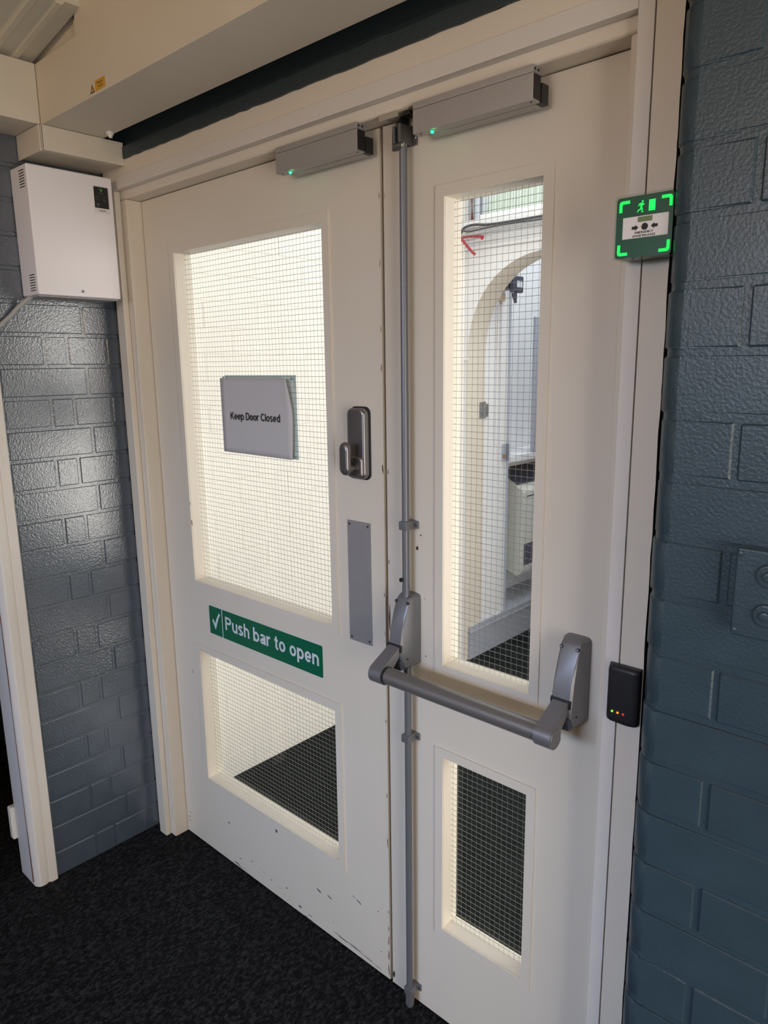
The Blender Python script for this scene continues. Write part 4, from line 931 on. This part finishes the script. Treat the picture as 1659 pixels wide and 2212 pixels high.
# wall beyond the arch with the fixed white leaf, recess with heater
o = obj('wall_passage_left', B(-1.16, -1.052, 1.9012, 2.135, 0, 2.7), LOBW); tag(o, 'white wall panel just beyond the lobby arch', 'wall', 'structure')
obj('leaf_edge_shade', B(-1.0518, -1.046, 2.120, 2.137, 0.16, 2.7, bev=0.002), POST, o)  # blue-grey colour stands in for shade on the leaf edge
obj('panel_rib', B(-1.0518, -1.044, 2.035, 2.070, 0.16, 2.7, bev=0.003), LOBW, o)
o = obj('wall_passage_recess', B(-1.40, -1.26, 2.135, 3.5, 0, 2.7), LOBW); tag(o, 'white recessed wall behind the heater', 'wall', 'structure')
o = obj('wall_passage_end', B(-1.5, 1.6, 3.45, 3.5, 0, 2.7), LOBW); tag(o, 'white end wall of the passage', 'wall', 'structure')
bb = obj('baseboard_passage', side([(1.78, 0.0), (3.4, 0.0), (3.4, 0.178), (1.78, 0.178)], -1.0515, 0.0165), SKIRT); tag(bb, 'grey painted skirting running along the passage floor', 'skirting', 'structure')
obj('skirting_moulding', B(-1.0516, -1.0290, 1.78, 3.4, 0.146, 0.152, bev=0.001), SKIRT, bb)
obj('skirting_back', B(-1.262, -1.0516, 2.136, 3.4, 0.0, 0.178), SKIRT, bb)

# heater in the recess
ht = empty('wall_heater', (-1.15, 2.60, 0.335), 'cream wall heater seen low through the right pane', 'heater')
prof = [(-1.259, 0.94), (-1.245, 0.945), (-1.085, 0.845), (-1.060, 0.835), (-1.050, 0.815), (-1.050, 0.375), (-1.058, 0.345), (-1.085, 0.335), (-1.259, 0.40)]
bm = prism(bmesh.new(), prof, lambda u, v: (u, 2.300, v), lambda u, v: (u, 2.90, v)); bevel_all(bm, 0.008, 3, 50)
obj('case', bm, HEAT, ht, angle=45)
obj('top_grille', prism(bmesh.new(), [(-1.240, 0.9480), (-1.100, 0.8600), (-1.096, 0.8640), (-1.236, 0.9520)], lambda u, v: (u, 2.312, v), lambda u, v: (u, 2.89, v)), NAVY, ht)
obj('top_slot', B(-1.0515, -1.0490, 2.340, 2.86, 0.792, 0.798), BLACK, ht)
gr = obj('outlet_grille', B(-1.0512, -1.0485, 2.322, 2.86, 0.395, 0.520), NAVY, ht)
for k in range(10): obj('grille_bar', B(-1.0487, -1.0465, 2.324, 2.858, 0.401 + k * 0.012, 0.404 + k * 0.012), mat('grille_grey', (0.16, 0.18, 0.22), 0.5), gr)
sh = empty('wall_shelf', (-1.15, 2.5, 0.955), 'pale shelf with dark underside above the wall heater', 'shelf')
obj('shelf_board', B(-1.258, -1.052, 2.140, 3.0, 1.000, 1.040, bev=0.006), LOBW, sh)
obj('shelf_lip', B(-1.258, -1.110, 2.142, 3.0, 0.968, 0.998, bev=0.004), LOBB, sh)
o = obj('dark_panel', B(-1.2595, -1.252, 2.137, 3.0, 0.55, 0.967), NAVY); tag(o, 'dark blue panel between the shelf and the wall heater', 'panel')
po = obj('wall_post', B(-1.068, -1.052, 2.385, 2.46, 1.041, 1.775, bev=0.003), POST); tag(po, 'blue-grey upright post standing on the shelf beyond the arch', 'post')
hg = empty('butt_hinge', (-1.05, 1.84, 1.262), 'old grey steel hinge on the white panel beyond the arch', 'hinge')
obj('hinge_leaf', B(-1.0520, -1.0485, 1.9020, 1.9440, 1.2640, 1.3300, bev=0.001), mat('old_steel', (0.22, 0.23, 0.23), 0.5, metal=0.4, noise=0.5, nscale=90), hg)
obj('hinge_knuckle', T([(-1.0440, 1.8980, 1.2580), (-1.0440, 1.8980, 1.3420)], 0.0075, 14), MATS['old_steel'], hg)
obj('hinge_leaf', B(-1.0445, -1.0415, 1.8560, 1.8960, 1.2600, 1.3400, bev=0.001), MATS['old_steel'], hg)
lp = empty('latch_keep', (-1.05, 2.09, 1.026), 'small grey latch keep with brass tongue at the white panel edge', 'latch')
obj('keep_plate', B(-1.0438, -1.0405, 2.062, 2.100, 1.028, 1.112, bev=0.001), POST, lp)
obj('keep_tongue', B(-1.0404, -1.0360, 2.068, 2.092, 1.040, 1.060, bev=0.003), BRASS, lp)
obj('keep_stop', B(-1.0440, -1.0300, 2.101, 2.116, 1.024, 1.112, bev=0.001), mat('keep_dark', (0.20, 0.22, 0.28), 0.5), lp)
# lamp on the wall inside the arch
fl = empty('flood_light', (-1.0, 2.1, 1.86), 'black flood light with cable on the wall inside the arch', 'lamp')
obj('wall_bracket', B(-1.0518, -1.035, 2.060, 2.150, 1.880, 1.975, bev=0.006), mat('bracket_grey', (0.25, 0.25, 0.26), 0.5), fl)
obj('lamp_body', B(-1.0348, -0.975, 2.055, 2.145, 1.868, 1.938, bev=0.008, seg=3), BLACK, fl)
obj('lamp_head', B(-0.9745, -0.945, 2.062, 2.150, 1.850, 1.930, bev=0.008, seg=3), NAVY, fl)
obj('lamp_label', B(-0.9448, -0.9440, 2.085, 2.135, 1.875, 1.905), SIGNW, fl)
obj('lamp_strip', B(-1.0200, -0.985, 2.0535, 2.0549, 1.902, 1.910), BLOCKW, fl)
obj('lamp_plug', T([(-0.962, 2.090, 1.849), (-0.960, 2.092, 1.825), (-0.956, 2.094, 1.800)], [0.014, 0.011, 0.006], 14), NAVY, fl)
obj('lamp_hook', T([(-1.015, 2.060, 1.930), (-1.018, 2.058, 1.960), (-1.012, 2.056, 1.985)], 0.004, 10), GUNMETAL, fl)
fl.location.y -= 0.068; fl.location.z += 0.020
cbk = empty('cable_joiner', (-1.03, 2.05, 1.82), 'small cream cable joint box hanging under the flood light', 'joint box')
obj('joiner_body', B(-1.0518, -1.0250, 2.010, 2.045, 1.815, 1.852, bev=0.004), BLOCKW, cbk)
obj('joiner_tail', T([(-1.040, 2.028, 1.815), (-1.040, 2.030, 1.800)], [0.008, 0.005], 12), BLOCKW, cbk)
obj('joiner_pipe', T([(-1.047, 2.015, 1.812), (-1.047, 2.010, 1.10)], 0.0045, 10), LOBW, cbk)
cbk.location.z += 0.020
# cables along the cornice
def cable(pts, r, m, label):
    # smooth the polyline a little
    P_ = [Vector(p) for p in pts]
    for _ in range(2):
        Q = [P_[0]]
        for a, b in zip(P_[:-1], P_[1:]): Q += [a * .75 + b * .25, a * .25 + b * .75]
        P_ = Q + [P_[-1]]
    o = obj('cable', T(P_, r, 8), m); tag(o, label, 'cable', group='cables under the lobby cornice'); return o
yb = 1.690
cable([(-1.055, yb + .01, 2.116), (-1.03, yb, 2.142), (-0.97, yb, 2.147), (-0.90, yb, 2.135), (-0.78, yb, 2.133), (-0.40, yb, 2.136), (0.4, yb, 2.130)], 0.0055, BLKC, 'thick black cable along the lobby cornice behind the right pane')
cable([(-1.055, yb - .016, 2.105), (-1.03, yb - .026, 2.128), (-0.99, yb - .026, 2.112), (-0.93, yb - .018, 2.118), (-0.80, yb - .016, 2.124), (-0.60, yb - .016, 2.117), (0.4, yb - .016, 2.12)], 0.0035, BLKC, 'thin dark looped cable under the lobby cornice')
cable([(-1.06, yb + .016, 2.108), (-1.00, yb + .016, 2.106), (-0.92, yb + .016, 2.110), (-0.80, yb + .016, 2.114), (-0.60, yb + .016, 2.114), (0.4, yb + .016, 2.116)], 0.0050, WHTC, 'upper white cable under the lobby cornice')
cable([(-1.06, yb + .01, 2.088), (-0.98, yb + .008, 2.082), (-0.90, yb + .01, 2.098), (-0.75, yb + .01, 2.098), (0.4, yb + .01, 2.10)], 0.0050, WHTC, 'lower white cable under the lobby cornice')
cable([(-1.06, yb - .008, 2.090), (-1.01, yb - .008, 2.098), (-0.96, yb - .006, 2.093), (-0.915, yb, 2.088), (-0.93, yb - .004, 2.078)], 0.0055, RED, 'short red cable looped among the white cables')
cable([(-1.035, yb - .012, 2.090), (-1.005, yb - .02, 2.065), (-0.965, yb - .03, 2.028), (-0.945, yb - .03, 2.012)], 0.0065, RED, 'red cable end hanging down diagonally from the bundle')
cable([(-1.058, yb - .010, 2.095), (-1.056, yb - .015, 2.060), (-1.057, yb - .015, 2.030), (-1.050, yb - .015, 2.006)], 0.0048, BLKC, 'dark cable end hanging straight down beside the red one')
# clerestory window with ribbed glass and pipes beside it
w1 = empty('window_1', (-0.5, 1.74, 2.175), 'high window with pale green ribbed glass above the cornice', 'window', 'structure')
bm = bmesh.new(); x = -0.925
while x < 0.3:
    tube(bm, [(x, 1.748, 2.195), (x, 1.748, 2.66)], 0.0075, 6, cap=False); x += 0.0145
obj('ribbed_pane', bm, PALEG, w1)
obj('window_sill', B(-0.990, 0.32, 1.735, 1.7515, 2.1725, 2.194, bev=0.002), LOBW, w1)
obj('window_stile', B(-0.962, -0.933, 1.738, 1.7515, 2.1945, 2.66, bev=0.002), mat('stile_grey', (0.52, 0.57, 0.60), 0.5), w1)
pi = obj('vertical_pipe', T([(-0.985, 1.735, 2.1725), (-0.985, 1.735, 2.66)], 0.0135, 16), mat('pipe_grey', (0.45, 0.49, 0.55), 0.4)); tag(pi, 'grey vertical pipe beside the ribbed lobby window', 'pipe')
rp = obj('conduit_pipe', T([(-1.012, 1.730, 2.1725), (-1.015, 1.730, 2.30), (-1.005, 1.730, 2.66)], 0.0055, 12), RED); tag(rp, 'thin red vertical conduit left of the grey lobby pipe', 'conduit')
pnl = obj('backing_panel', B(-1.045, -0.965, 1.745, 1.7515, 2.1725, 2.66, bev=0.002), mat('panel_grey', (0.36, 0.39, 0.42), 0.5)); tag(pnl, 'grey backing panel behind the lobby pipes', 'panel')
